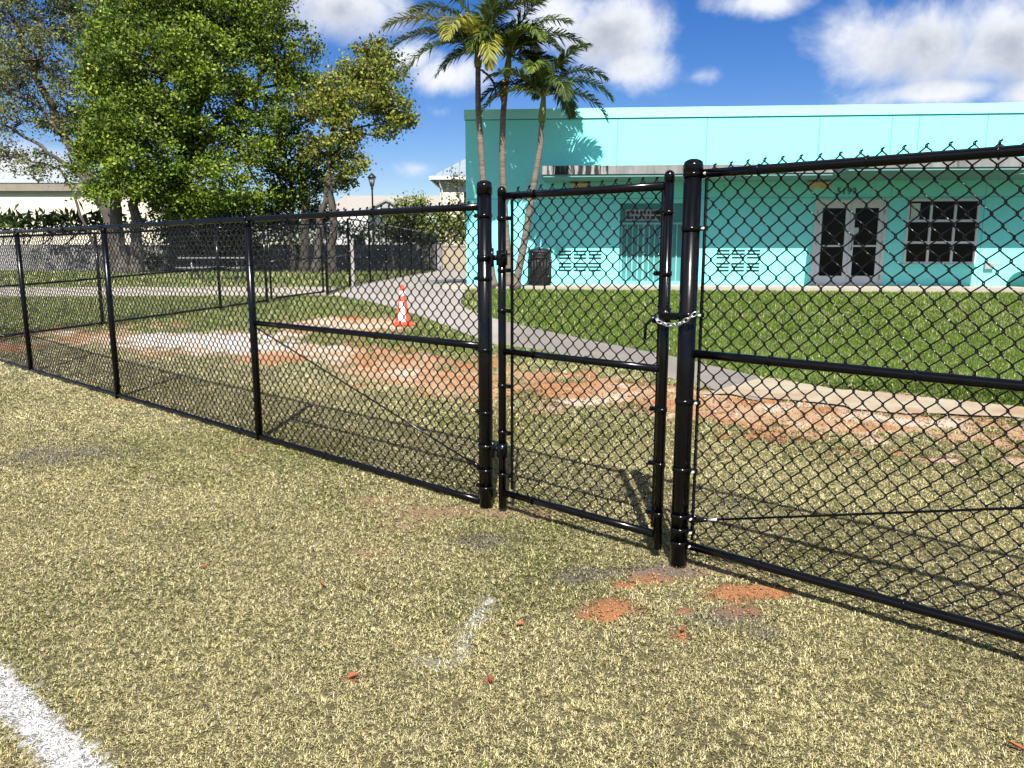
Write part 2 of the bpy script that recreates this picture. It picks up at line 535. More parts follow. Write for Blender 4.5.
# ------------------------------------------------------------------ ground sheet
def make_ground():
    xs = np.concatenate([[-600, -250, -120, -80, -60, -50, -42, -36, -31, -27, -24, -21.5], np.arange(-19.5, -9, .25), np.arange(-9, 6.001, .05),
                         np.arange(6.25, 20, .25), [22, 25, 30, 36, 44, 60, 90, 150, 300, 600]])
    ys = np.concatenate([[-60, -30, -15, -8, -4, -2, -1, 0, .6, 1.1], np.arange(1.4, 10.5, .05), np.arange(10.6, 24, .12), np.arange(24.5, 45, .5),
                         [47, 50, 55, 62, 75, 100, 150, 250, 500, 900]])
    X, Y = np.meshgrid(xs, ys)
    m = masks(X, Y)
    Z = terrain(X, Y) + (m['n2'] - .5) * .012 * (1 - m['hard'])
    # a slight dip below the paved sheets so they never touch
    Z = np.where(m['hard'], Z - .01, Z)
    C = soil_colour(X, Y, m)
    nx, ny = len(xs), len(ys)
    V = np.stack([X, Y, Z], -1).reshape(-1, 3)
    I = np.arange(nx * ny).reshape(ny, nx)
    q = np.stack([I[:-1, :-1], I[:-1, 1:], I[1:, 1:], I[1:, :-1]], -1).reshape(-1, 4)
    mm, nt, b = mat_new('soil_and_turf')
    N, L = nt.nodes, nt.links
    a = N.new('ShaderNodeAttribute')
    a.attribute_name = 'Col'
    g = N.new('ShaderNodeNewGeometry')
    n1 = N.new('ShaderNodeTexNoise')
    n1.inputs['Scale'].default_value = 34
    n1.inputs['Detail'].default_value = 9
    n1.inputs['Roughness'].default_value = .75
    L.new(g.outputs['Position'], n1.inputs['Vector'])
    mr = N.new('ShaderNodeMapRange')
    n1.inputs['Scale'].default_value = 75
    mr.inputs['From Min'].default_value = .30
    mr.inputs['From Max'].default_value = .70
    mr.inputs['To Min'].default_value = .40
    mr.inputs['To Max'].default_value = 1.45
    L.new(n1.outputs['Fac'], mr.inputs['Value'])
    sc = N.new('ShaderNodeVectorMath')
    sc.operation = 'SCALE'
    L.new(a.outputs['Color'], sc.inputs[0])
    L.new(mr.outputs[0], sc.inputs['Scale'])
    L.new(sc.outputs[0], b.inputs['Base Color'])
    b.inputs['Roughness'].default_value = .95
    b.inputs['Specular IOR Level'].default_value = .1
    bp = N.new('ShaderNodeBump')
    bp.inputs['Strength'].default_value = .8
    bp.inputs['Distance'].default_value = .012
    L.new(n1.outputs['Fac'], bp.inputs['Height'])
    L.new(bp.outputs[0], b.inputs['Normal'])
    o = raw_mesh('ground', V, q.ravel(), np.arange(len(q)) * 4, np.full(len(q), 4), mm, C.reshape(-1, 3), smooth=True)
    tag(o, kind='structure')


make_ground()


def strip(name, up, lo, mat, lift=.004, n=14, thick=.05, jag=0.0):
    """sheet between two polylines, following the terrain"""
    def rs(P, k):
        P = np.array([p[:2] for p in P])
        d = np.concatenate([[0], np.cumsum(np.linalg.norm(np.diff(P, axis=0), axis=1))])
        t = np.linspace(0, d[-1], k)
        return np.stack([np.interp(t, d, P[:, 0]), np.interp(t, d, P[:, 1])], -1)
    k = 60
    A, B = rs(up, k), rs(lo, k)
    if jag:
        A += (np.stack([fbm(A[:, 0], A[:, 1], 2.2, 5), fbm(A[:, 0], A[:, 1], 2.2, 6)], -1) - .5) * jag
        B += (np.stack([fbm(B[:, 0], B[:, 1], 2.2, 7), fbm(B[:, 0], B[:, 1], 2.2, 8)], -1) - .5) * jag
    V, F = [], []
    for i in range(k):
        for j in range(n + 1):
            p = A[i] * (1 - j / n) + B[i] * j / n
            V.append((p[0], p[1], float(terrain(p[0], p[1])) + lift))
    for i in range(k - 1):
        for j in range(n):
            F.append((i * (n + 1) + j, (i + 1) * (n + 1) + j, (i + 1) * (n + 1) + j + 1, i * (n + 1) + j + 1))
    mb = MB().add(V, F)
    o = mb.build(name, mat)
    me = o.data
    if me.polygons[0].normal.z < 0:
        me.flip_normals()
    return tag(o, kind='structure')


strip('asphalt_path', PATH_UP, PATH_LO, M['asphalt'], jag=.12)
strip('sandy_path', SAND_UP, SAND_LO, M['sandpath'], lift=.010, jag=.55)
strip('far_footpath', [np.array([-40, 20.6])] + G((0, 287.5), (200, 287), (345, 287)), [np.array([-40, 19.2])] + G((0, 297), (200, 296), (345, 296)), M['walk'], lift=.006)
# driveway: two edges, left along the far fence, right along the lawn and the building
strip('driveway', G((500, 347), (470, 336), (430, 320), (400, 310), (370, 302), (340, 297), (352, 287), (385, 280), (437, 271.5)) + [np.array([-3.6, 40])],
      G((505, 322), (480, 315), (466, 309), (460, 303), (462, 299), (466, 293)) + [np.array([-1.35, 21.0]), np.array([-1.3, 24]), np.array([-1.0, 40])], M['drive'], lift=.012, n=24)

# ------------------------------------------------------------------ turf
def make_blades(name, bands, label_kind, seed, straw_bias=0):
    rng = np.random.default_rng(seed)
    VV, CC = [], []
    for (y0, y1, dens, ln, wd, tri) in bands:
        xm = .74 * y1 + 2.6
        f0, f1 = (.5 if y0 > 2 else (.25 if y0 > 1 else 0)), (.25 if y1 < 2 else (.5 if y1 < 30 else 0))
        n = int((y1 + f1 - y0 + f0) * 2 * xm * dens)
        x = rng.uniform(-xm, xm, n)
        y = rng.uniform(y0 - f0, y1 + f1, n)
        keep = np.abs(x) < .74 * y + 2.6
        # thinner outside the part of the field the photograph shows
        keep &= (np.abs(x) < .70 * y + .5) | (rng.random(n) < .45)
        # neighbouring bands fade into each other
        fade = np.ones(n)
        if f0:
            fade *= sstep(y0 - f0, y0 + f0, y)
        if f1:
            fade *= sstep(y1 + f1, y1 - f1, y)
        keep &= rng.random(n) < fade
        x, y = x[keep], y[keep]
        m = masks(x, y)
        p = np.ones(len(x))
        p *= 1 - .93 * m['band']
        p *= 1 - .95 * m['spot']
        p *= (1 - .65 * m['ash']) * (1 - .7 * m['tan'])
        p *= ~m['hard']
        p *= .8 + .2 * sstep(.25, .5, m['n2'])
        tuft = fbm(x, y, 42.0 if y0 < 4 else (28.0 if y0 < 6 else 16.0), 91, 2)
        p *= np.clip(.62 + .5 * sstep(.28, .60, tuft), 0, 1)
        k = rng.random(len(x)) < p
        x, y, tuft = x[k], y[k], tuft[k]
        for q in m:
            m[q] = m[q][k]
        n = len(x)
        lush, lawn = m['lush'], m['lawn']
        L = ln * rng.uniform(.6, 1.35, n) * (1 + .25 * lush) * (.7 + .6 * tuft)
        az = rng.uniform(0, 2 * math.pi, n)
        # matted: most blades nearly lie down, the lush ones stand up
        lean = np.clip(rng.normal(1.24, .30, n) - .42 * lush, .05, 1.5)
        d = np.stack([np.cos(az), np.sin(az), np.zeros(n)], -1)
        side = np.stack([-np.sin(az), np.cos(az), np.zeros(n)], -1)
        w = wd * rng.uniform(.6, 1.3, n)
        z = terrain(x, y) + (m['n2'] - .5) * .012 - .004 + .010 * (tuft - .45) * (1 - m['paint'])
        P0 = np.stack([x, y, z], -1)
        h1 = (np.cos(lean * .6) * L * .5)[:, None] * np.array([0, 0, 1.]) + (np.sin(lean * .6) * L * .5)[:, None] * d
        h2 = h1 + (np.cos(lean * 1.35) * L * .5)[:, None] * np.array([0, 0, 1.]) + (np.sin(lean * 1.35) * L * .5)[:, None] * d
        W = side * w[:, None] * .5
        straw = lerp((.70, .635, .37), (.50, .45, .235), rng.random(n))
        straw = lerp(straw, (.80, .76, .56), (rng.random(n) < .10).astype(float) * .7)
        olive = lerp((.40, .395, .17), (.28, .295, .10), rng.random(n))
        green = lerp((.140, .225, .024), (.082, .150, .014), rng.random(n))
        pale = np.array((.22, .27, .10))
        gshare = np.clip(.06 + .55 * sstep(.45, .68, m['n3'] * .6 + m['n1'] * .4), 0, .9)
        r = rng.random(n)
        c = np.where((r < gshare)[:, None], olive, straw)
        c = np.where((rng.random(n) < .02 + .05 * sstep(.5, .7, m['n1']))[:, None], green, c)
        r2 = rng.random(n)
        lc = np.where((rng.random(n) < .06 + .30 * sstep(.48, .70, m['n1'] * .6 + m['n3'] * .4))[:, None], lerp(pale, (.36, .34, .17), rng.random(n)), green)
        lc = np.where((~lawn & (rng.random(n) < .30))[:, None], olive, lc)
        c = np.where((r2 < lush * .92)[:, None], lc, c)
        c = lerp(c, (.30, .16, .08), np.clip(sstep(.0, .5, m['spot'] + m['band'] * .8), 0, 1) * .5)
        c = lerp(c, (.25, .22, .19), m['ash'] * .6)
        c = lerp(c, (.78, .78, .78), (rng.random(n) < np.maximum(m['paint'] * .97, m['chalk'])).astype(float) * .95)
        # paler worn patches behind the fence
        worn = sstep(.52, .66, fbm(x, y, .9, 140)) * (m['fd'] > .3) * ~lawn * (y < 11)
        c = np.where((rng.random(n) < worn * .7)[:, None], straw * 1.05, c)
        c = c * rng.uniform(.75, 1.2, n)[:, None]
        if tri:
            V = np.stack([P0 - W, P0 + W, P0 + h2], 1)
        else:
            V = np.stack([P0 - W, P0 + W, P0 + h1 + W * .9, P0 + h2, P0 + h1 - W * .9], 1)
        VV.append(V)
        CC.append(np.repeat(c, V.shape[1], axis=0))
    nv = VV[0].shape[1]
    V = np.concatenate(VV).reshape(-1, 3)
    n = len(V) // nv
    o = raw_mesh(name, V, np.arange(n * nv), np.arange(n) * nv, np.full(n, nv), M['blade'], np.concatenate(CC))
    tag(o, label_kind, 'grass', kind='stuff')
    return o


make_blades('dry_turf', [(0.4, 1.4, 16000, .026, .0034, 0), (1.4, 3.0, 56000, .019, .0020, 0), (3.0, 4.6, 36000, .021, .0025, 0), (4.6, 6.6, 20000, .025, .0034, 0), (6.6, 9, 7000, .031, .0052, 0)],
            'short matted dry turf in the foreground of the fence', 1)
make_blades('lawn_grass', [(9, 13, 4200, .04, .0075, 1), (13, 22, 1900, .05, .0125, 1), (22, 38, 130, .10, .04, 1)],
            'green and straw coloured grass beyond the fence', 2)

def make_crumbs(name, label, pts, sizes, cols, seed):
    rng = np.random.default_rng(seed)
    n = len(pts)
    d = np.array([[1, 0, 0], [-1, 0, 0], [0, 1, 0], [0, -1, 0], [0, 0, 1], [0, 0, -1.0]])
    V = pts[:, None, :] + d[None] * (sizes[:, None, None] * rng.uniform(.55, 1.1, (n, 6, 3)) * np.array([1, 1, .75])) + rng.normal(size=(n, 6, 3)) * sizes[:, None, None] * .22
    f = np.array([[0, 2, 4], [2, 1, 4], [1, 3, 4], [3, 0, 4], [2, 0, 5], [1, 2, 5], [3, 1, 5], [0, 3, 5]])
    loops = (np.arange(n)[:, None, None] * 6 + f[None]).reshape(-1)
    o = raw_mesh(name, V.reshape(-1, 3), loops, np.arange(8 * n) * 3, np.full(8 * n, 3), M['crumb'], np.repeat(cols, 6, axis=0))
    return tag(o, label, 'soil', kind='stuff')


def crumbs():
    rng = np.random.default_rng(88)
    P, Sz, C = [], [], []
    for i, (c, rx, ry) in enumerate(SPOTSW):
        n = int(750 * rx * ry / .01 * (.35 if i in TAN else 1))
        n = min(n, 2600)
        q = rng.normal(size=(n, 2)) * (.62, .62)
        x, y = c[0] + q[:, 0] * rx, c[1] + q[:, 1] * ry
        sz = rng.uniform(.0010, .0028, n) * (1 + 2.2 * (rng.random(n) < .04))
        hump = .010 * np.exp(-(q ** 2).sum(1) * 1.2)
        P.append(np.stack([x, y, terrain(x, y) + hump + sz * .3], -1))
        Sz.append(sz)
        base = np.array((.30, .20, .125) if i in TAN else (.34, .17, .085))
        C.append(base * rng.uniform(.7, 1.25, (n, 1)))
    make_crumbs('soil_crumbs', 'loose reddish soil crumbs scattered on the turf by the gate', np.concatenate(P), np.concatenate(Sz), np.concatenate(C), 5)
    n = 14000
    x = rng.uniform(-9, 7.6, n)
    y = rng.uniform(5, 13.5, n)
    m = masks(x, y)
    k = (rng.random(n) < m['band'] ** 2) & ~m['hard']
    x, y = x[k], y[k]
    n = len(x)
    sz = rng.uniform(.004, .012, n) * (1 + 2.0 * (rng.random(n) < .06))
    col = np.where((rng.random(n) < .4)[:, None], np.array((.44, .38, .29)), np.array((.35, .19, .10))) * rng.uniform(.7, 1.2, (n, 1))
    make_crumbs('soil_clods', 'loose clods and pebbles lying on the bare dirt strip', np.stack([x, y, terrain(x, y) + sz * .4], -1), sz, col, 6)


crumbs()

# ------------------------------------------------------------------ chain link fences
def chain_mesh(name, s0, s1, zb, zt, yoff, parent, W=.079, H=.084, r=.0033, sides=5, mat=None, barb=.012, zfun=None, edge=True):
    """woven fabric: every wire a zigzag whose legs lie alternately in front and behind"""
    n = int(round((s1 - s0) / (W / 2)))
    n -= n % 2
    w2 = (s1 - s0) / n
    K = int(round((zt - zb) / (H / 2)))
    h2 = (zt - zb) / K
    a = r * 1.25
    polys = []
    rng = np.random.default_rng(int(abs(s0) * 100) + 5)
    for i in range(n):
        xl, xr = s0 + i * w2, s0 + (i + 1) * w2
        # number of half steps measured down from the top; wires 2j,2j+1 meet at the top
        pts = []
        top_right = (i % 2 == 0)
        ov = r * 1.1
        for k in range(K + 1):
            right = top_right ^ (k % 2 == 1)
            x = (xr + ov) if right else (xl - ov)
            z = zt - k * h2
            leg_dn = 1 if right else -1
            jx, jz = rng.uniform(-.0007, .0007), rng.uniform(-.0010, .0010)
            xo = (xl + xr) / 2 + (xr - xl) * rng.uniform(-.02, .02)
            pts.append((x + jx, yoff + leg_dn * a * .35, z + jz - h2 * .05))
            if k < K:
                pts.append((xo, yoff + leg_dn * a * 1.25, z - h2 * .5))
                pts.append((((xl - ov) if right else (xr + ov)) + jx, yoff + leg_dn * a * .35, z - h2 * .95))
        pts = pts[:-1]
        sg = 1 if top_right else -1
        xe = xr if top_right else xl
        # twisted barb: the two ends wind round each other and point upward
        tip = [(xe + .001 + sg * .001, yoff + a * sg * .8, zt + barb * .5), (xe + .009, yoff + a * sg * .8, zt + barb + .001)]
        pts = tip[::-1] + pts
        polys.append(np.array(pts))
    P = np.array([p for p in polys])                # (n, m, 3)
    P[..., 1] += .0035 * np.sin(P[..., 0] * 5.1 + P[..., 2] * 2.3) + .0025 * np.sin(P[..., 0] * 11.7 - P[..., 2] * 6.1) + .0025
    P[..., 0] += .004 * np.sin(P[..., 2] * 3.7 + P[..., 0] * 2.9) * np.sin((P[..., 0] - s0) / (s1 - s0) * math.pi)
    P[..., 2] += .004 * np.sin(P[..., 0] * 4.3 + 1.1) + .003 * np.sin(P[..., 0] * 9.7)
    if zfun is not None:
        P[..., 2] += zfun(P[..., 0])
    nn, mm = P.shape[:2]
    T = np.gradient(P, axis=1)
    T /= np.linalg.norm(T, axis=2, keepdims=True)
    ref = np.array([0, 1.0, 0])
    U = np.cross(T, ref)
    U /= np.linalg.norm(U, axis=2, keepdims=True) + 1e-9
    Wv = np.cross(U, T)
    ang = np.linspace(0, 2 * math.pi, sides, endpoint=False)
    ring = P[:, :, None, :] + r * (np.cos(ang)[None, None, :, None] * U[:, :, None, :] + np.sin(ang)[None, None, :, None] * Wv[:, :, None, :])
    idx = np.arange(nn * mm * sides).reshape(nn, mm, sides)
    nxt = np.roll(idx, -1, axis=2)
    q = np.stack([idx[:, :-1], nxt[:, :-1], nxt[:, 1:], idx[:, 1:]], -1).reshape(-1, 4)
    return raw_mesh(name, ring.reshape(-1, 3), q.ravel(), np.arange(len(q)) * 4, np.full(len(q), 4), mat or M['wire'], parent=parent, smooth=True)


def rail(name, a, b, r, parent, mat, ties=.5, zfun=None, sleeve=None):
    a, b = np.array(a, float), np.array(b, float)
    mb = MB()
    k = max(2, int(np.linalg.norm(b - a) / .4))
    pts = np.array([a + (b - a) * t for t in np.linspace(0, 1, k + 1)])
    if zfun is not None:
        pts[:, 2] += zfun(pts[:, 0])
    mb.tube(pts, r, 14)
    d = (b - a) / np.linalg.norm(b - a)
    L = np.linalg.norm(b - a)
    if ties:
        t = ties * .6
        while t < L - .1:
            c = a + d * t
            if zfun is not None:
                c[2] += zfun(np.array([c[0]]))[0]
            mb.torus(c + np.array([0, .003, 0]), r + .004, .0032, (0, 1, 0), (0, 0, 1), n=14, sides=5)
            t += ties
    if sleeve is not None:
        c = a + d * sleeve
        mb.tube([c - d * .07, c + d * .07], r + .003, 14)
    return mb.build(name, mat, parent)


def dome_cap(mb, c, r):
    prof = [(r * 1.09, -.05), (r * 1.09, 0.0), (r * 1.04, .006)] + [(r * 1.02 * math.cos(t), .006 + r * .55 * math.sin(t)) for t in np.linspace(.05, math.pi / 2 - .02, 7)]
    mb.lathe(prof, c, 20)


def big_post(parent, s, r, h, name='terminal_post', z0=-.12):
    o = MB().tube([(s, 0, z0), (s, 0, h - .03)], r, 22).build(name, M['post'], parent)
    mb = MB()
    dome_cap(mb, (s, 0, h - .045), r)
    mb.build('post_cap', M['vinyl'], o)
    return o


def band(parent, s, z, r, side, reach):
    """brace / tension band: ring round the post with two ears and a bolt"""
    mb = MB()
    mb.lathe([(r + .001, -.011), (r + .004, -.011), (r + .004, .011), (r + .001, .011)], (s, 0, z), 22)
    x0, x1 = s + side * (r - .004), s + side * reach
    mb.bx(min(x0, x1), max(x0, x1), .004, .009, z - .011, z + .011)
    mb.bx(min(x0, x1), max(x0, x1), -.009, -.004, z - .011, z + .011)
    o = mb.build('tension_band', M['vinyl'], parent)
    bs = s + side * (reach - .012)
    MB().tube([(bs, -.030, z), (bs, .026, z)], .0042, 8).tube([(bs, -.020, z), (bs, -.013, z)], .0075, 6).build('bolt', M['bolt'] if parent is main_right else M['vinyl'], o)
    return o


FANG = math.atan2(FU[1], FU[0])
RT = .021                                     # rail radius
main_right = None
main_left = thing('chain_link_fence', 'long black chain link fence run left of the gate with diagonal truss rod', 'fence', (FA[0], FA[1], 0), FANG)
SL, SR = 8.222, 9.551
ZTOP, ZBOT = 1.812, .034
MESHY = RT + .007


def line_post(parent, s, h=1.80, r=.03):
    o = MB().tube([(s, 0, -.1), (s, 0, h)], r, 16).build('line_post', M['post'], parent)
    mb = MB()
    mb.lathe([(r + .004, -.03), (r + .004, .0), (r * .75, .012)], (s, 0, h - .012), 16)
    mb.torus((s, 0, h + .012), .0245, .006, (0, 1, 0), (0, 0, 1), n=16)
    mb.build('rail_loop', M['vinyl'], o)
    for z in (.034, .40, .75, 1.10, 1.45):
        MB().torus((s, .004, z), r + .004, .003, (1, 0, 0), (0, 1, 0), n=14, sides=5).build('tie_wire', M['vinyl'], o)
    return o


posts_left = [-5.6, -2.8, 0.0, 2.755, 5.612]
for s in posts_left:
    o = line_post(main_left, s)
big_post(main_left, SL, .0425, 1.975)
rail('top_rail', (-5.6, 0, ZTOP), (SL - .045, 0, ZTOP), RT, main_left, M['vinyl'], sleeve=7.2)
rail('bottom_rail', (-5.6, 0, ZBOT), (SL - .05, 0, ZBOT), RT, main_left, M['vinyl'], ties=.62)
rail('brace_rail', (posts_left[-1] + .03, 0, .985), (SL - .045, 0, 1.0), RT, main_left, M['vinyl'], ties=.6)
ext = posts_left + [SL]
for a, b in zip(ext[:-1], ext[1:]):
    chain_mesh('chain_link_mesh', a, b - (.045 if b == SL else 0), ZBOT - .035, ZTOP + RT + .012, MESHY, main_left, barb=.005, r=.0037)
tr = MB().tube([(posts_left[-1] + .05, -.012, .955), (SL - .13, -.012, .275)], .0055, 8).build('truss_rod', M['vinyl'], main_left)
dv = np.array([SL - .05 - posts_left[-1] - .05, 0, -.68])
dv /= np.linalg.norm(dv)
e = np.array([SL - .135, -.012, .28])
MB().tube([e - dv * .02, e + dv * .03, e + dv * .10], [.010, .016, .014], 10).build('truss_tightener', M['vinyl'], tr)
MB().bx(SL - .062, SL - .056, MESHY - .009, MESHY + .009, ZBOT + .01, ZTOP - .01).build('tension_bar', M['vinyl'], main_left)
for z in (.13, .24, .60, .98, 1.40, 1.76):
    band(main_left, SL, z, .0425, -1, .075)

# right run
main_right = thing('chain_link_fence', 'black chain link fence run right of the chained gate post', 'fence', (FA[0], FA[1], 0), FANG)
ZT2, ZB2 = 1.905, .117
big_post(main_right, SR, .0425, 1.992)
pr = [SR + 3.0, SR + 6.0]
for s in pr:
    line_post(main_right, s, 1.895)
rail('top_rail', (SR + .045, 0, ZT2), (pr[-1], 0, ZT2), RT, main_right, M['vinyl'], ties=.45)
rail('bottom_rail', (SR + .05, 0, ZB2), (pr[-1], 0, ZB2), RT, main_right, M['vinyl'], ties=.62)
rail('brace_rail', (SR + .05, 0, 1.075), (pr[0] - .03, 0, 1.065), RT, main_right, M['vinyl'], ties=.6)
chain_mesh('chain_link_mesh', SR + .05, pr[0], ZB2 - .035, ZT2 + RT + .022, MESHY, main_right, barb=.006)
chain_mesh('chain_link_mesh', pr[0], pr[1], ZB2 - .035, ZT2 + RT + .022, MESHY, main_right, barb=.006)
tr = MB().tube([(SR + .06, -.012, .25), (pr[0] - .03, -.012, 1.05)], .0055, 8).build('truss_rod', M['vinyl'], main_right)
dv = np.array([pr[0] - SR - .09, 0, .80])
dv /= np.linalg.norm(dv)
e = np.array([SR + .06, -.012, .25])
MB().tube([e + dv * .0, e + dv * .05, e + dv * .10], [.011, .012, .009], 10).build('truss_tightener', M['vinyl'], tr)
MB().tube([e + dv * .102, e + dv * .150], .0066, 8).build('bare_thread', M['bolt'], tr)
MB().bx(SR + .052, SR + .060, MESHY - .009, MESHY + .009, ZB2 + .02, ZT2 - .02).build('tension_bar', M['vinyl'], main_right)
for z in (.12, .19, .26, .50, .84, 1.26, 1.66, 1.905):
    band(main_right, SR, z, .0425, 1, .082)
# gravel-free splash of soil at the foot of both posts comes from the ground masks

# the gate leaf
gate = thing('gate', 'narrow black chain link walk gate between the two thick posts', 'gate', (FA[0], FA[1], 0), FANG)
GL, GR = 8.358, 9.428
MB().tube([(GL, 0, .035), (GL, 0, 1.895)], .0235, 16).lathe([(.0255, -.03), (.0255, 0), (.020, .014), (.010, .022), (.001, .024)], (GL, 0, 1.895), 16).build('hinge_stile', M['vinyl'], gate)
MB().tube([(GR, 0, .055), (GR, 0, 1.91)], .0235, 16).lathe([(.0255, -.03), (.0255, 0), (.020, .014), (.010, .022), (.001, .024)], (GR, 0, 1.91), 16).build('latch_stile', M['vinyl'], gate)
rail('top_rail', (GL + .02, 0, 1.862), (GR - .02, 0, 1.862), .021, gate, M['vinyl'], ties=.36)
rail('middle_rail', (GL + .02, 0, .983), (GR - .02, 0, .983), .019, gate, M['vinyl'], ties=.36)
rail('bottom_rail', (GL + .02, 0, .128), (GR - .02, 0, .128), .021, gate, M['vinyl'], ties=.36)
chain_mesh('chain_link_mesh', GL + .055, GR - .05, .10, 1.862 + RT + .019, MESHY, gate, barb=.006)
for s, d in ((GL + .052, 1), (GR - .048, -1)):
    bar = MB().bx(s - .004, s + .004, MESHY - .009, MESHY + .009, .15, 1.885).build('tension_bar', M['vinyl'], gate)
    st = GL if d == 1 else GR
    for z in (.24, .50, .78, 1.22, 1.45, 1.74):
        b = band(gate, st, z, .0235, d, .066)
for z in (1.52, .39):
    mb = MB()
    mb.tube([(SL, 0, z - .016), (SL, 0, z + .016)], .0475, 20)
    mb.tube([(GL, 0, z - .042), (GL, 0, z + .042)], .033, 16)
    mb.tube([(SL + .04, -.004, z), (GL - .02, -.004, z)], .016, 10)
    mb.tube([(GL - .05, -.03, z - .05), (GL - .05, -.03, z + .055)], .011, 10)
    h = mb.build('hinge', M['vinyl'], gate)
    MB().tube([(SL + .055, -.045, z + .01), (SL + .055, .03, z + .01)], .006, 8).tube([(GL + .03, -.04, z + .02), (GL + .03, .03, z + .02)], .006, 8).build('bolt', M['vinyl'], h)
mb = MB()
mb.tube([(GR, 0, 1.215), (GR, 0, 1.285)], .031, 16)
mb.bx(GR - .01, GR + .085, -.036, -.028, 1.232, 1.262)
mb.bx(GR - .01, GR + .085, .028, .036, 1.232, 1.262)
mb.tube([(GR - .03, -.035, 1.25), (GR - .075, -.05, 1.20), (GR - .08, -.05, 1.13)], .008, 8)
mb.build('fork_latch', M['vinyl'], gate)

# chain round stile and post
ch = thing('chain', 'galvanised steel chain looped round gate stile and right post', 'chain', (FA[0], FA[1], 0), FANG)
path = []
for t in np.linspace(0, 1, 60):
    s = GR - .050 + t * (SR + .092 - GR + .050)
    sag = 1.258 - .055 * (1 - (2 * (t - .42)) ** 2) + .012 * t
    y = -.040 - .030 * sstep(.45, .72, t) * (1 - .6 * sstep(.86, 1, t)) + .06 * sstep(.12, 0, t)
    path.append((s, y, sag))
path = np.array(path)
dl = np.concatenate([[0], np.cumsum(np.linalg.norm(np.diff(path, axis=0), axis=1))])
pitch = .0245
for k in range(int(dl[-1] / pitch)):
    t = (k + .5) * pitch
    c = np.array([np.interp(t, dl, path[:, i]) for i in range(3)])
    c2 = np.array([np.interp(t + .004, dl, path[:, i]) for i in range(3)])
    d = (c2 - c) / np.linalg.norm(c2 - c)
    n = np.cross(d, (0, 1, 0))
    n /= np.linalg.norm(n)
    q = np.cross(d, n)
    tw = R(45) + R(90) * (k % 2) + random.uniform(-.25, .25)
    U = n * math.cos(tw) + q * math.sin(tw)
    MB().torus(c, .0095, .0030, U, d, sy=1.75, n=18, sides=6).build('chain_link', M['zinc'], ch)

# ------------------------------------------------------------------ far playground fences
def far_fence(A, B, npost, label, name='playground_fence', h=1.68, mid=True, r=.0026, gap=None, posts=None):
    A, B = np.array(A, float), np.array(B, float)
    d = (B - A)[:2]
    L = np.linalg.norm(d)
    ang = math.atan2(d[1], d[0])
    root = thing(name, label, 'fence', (A[0], A[1], 0), ang)
    u = d / L

    def zf(s):
        return terrain(A[0] + u[0] * np.asarray(s), A[1] + u[1] * np.asarray(s))
    ss = np.linspace(0, L, npost) if posts is None else np.array([0, *posts, L])
    if gap:
        ss = np.array(sorted([s for s in ss if not (gap[0] - .5 < s < gap[1] + .5)] + list(gap)))
    for s in ss:
        MB().tube([(s, 0, float(zf(s)) - .1), (s, 0, float(zf(s)) + h + .01)], .030, 10).build('line_post', M['vinyl'], root)
    for s0, s1 in zip(ss[:-1], ss[1:]):
        g = gap and abs(s0 - gap[0]) < .01
        rail('top_rail', (s0, 0, h), (s1, 0, h), .021, root, M['vinyl'], 0, zf)
        if g:
            continue
        if mid:
            rail('middle_rail', (s0, 0, h * .52), (s1, 0, h * .52), .019, root, M['vinyl'], 0, zf)
        rail('bottom_rail', (s0, 0, .06), (s1, 0, .06), .021, root, M['vinyl'], 0, zf)
        chain_mesh('chain_link_mesh', s0, s1, .04, h, .03, root, r=r, sides=3, zfun=zf, barb=.02, mat=M['farwire'])
    return root, zf, ang


PA, PB = ground(-8, 341), ground(328, 295.5)
Lp = np.linalg.norm((PB - PA)[:2])
g0 = ground(268, 303.5)
sg0 = np.dot((g0 - PA)[:2], (PB - PA)[:2]) / Lp
pf, pz, pang = far_fence(PA, PB, 5, 'black playground fence running from main fence to the corner behind it', gap=(sg0, Lp - .02),
                         posts=[float(np.dot((ground(px_, py_) - PA)[:2], (PB - PA)[:2]) / Lp) for px_, py_ in ((107, 327), (222, 310))])
pg = thing('gate', 'black chain link gate in the playground fence near its corner', 'gate', (PA[0], PA[1], 0), pang)
a, b = sg0 + .12, Lp - .14
mb = MB()
for s in (a, b):
    MB().tube([(s, 0, float(pz(s)) + .08), (s, 0, float(pz(s)) + 1.62)], .024, 10).build('gate_stile', M['vinyl'], pg)
for z in (.10, .9, 1.6):
    rail('gate_rail', (a, 0, z), (b, 0, z), .02, pg, M['vinyl'], 0, pz)
chain_mesh('chain_link_mesh', a, b, .1, 1.6, .03, pg, r=.0028, sides=3, zfun=pz, mat=M['farwire'], barb=.01)
DA = ground(350, 287.5)
far_fence(DA, (-3.75, 38.8, 0), 8, 'black fence receding along the left edge of the pale driveway', name='driveway_fence', mid=False, h=1.8, r=.0028)
far_fence(PB, DA, 2, 'short black fence panel between playground corner and driveway fence', name='playground_fence', mid=True)

# ------------------------------------------------------------------ the turquoise building
bld = thing('turquoise_building', 'long flat-roofed turquoise building with canopy, doors and window', 'building', (B0[0], B0[1], 0), -R(4))
ZG, ZR = .66, 5.30
ULEN = 34.0
HOLES = [(4.17, 6.08, ZG + .06, 2.86), (9.27, 11.13, ZG + .06, 2.92), (11.64, 13.47, 1.25, 2.93)]


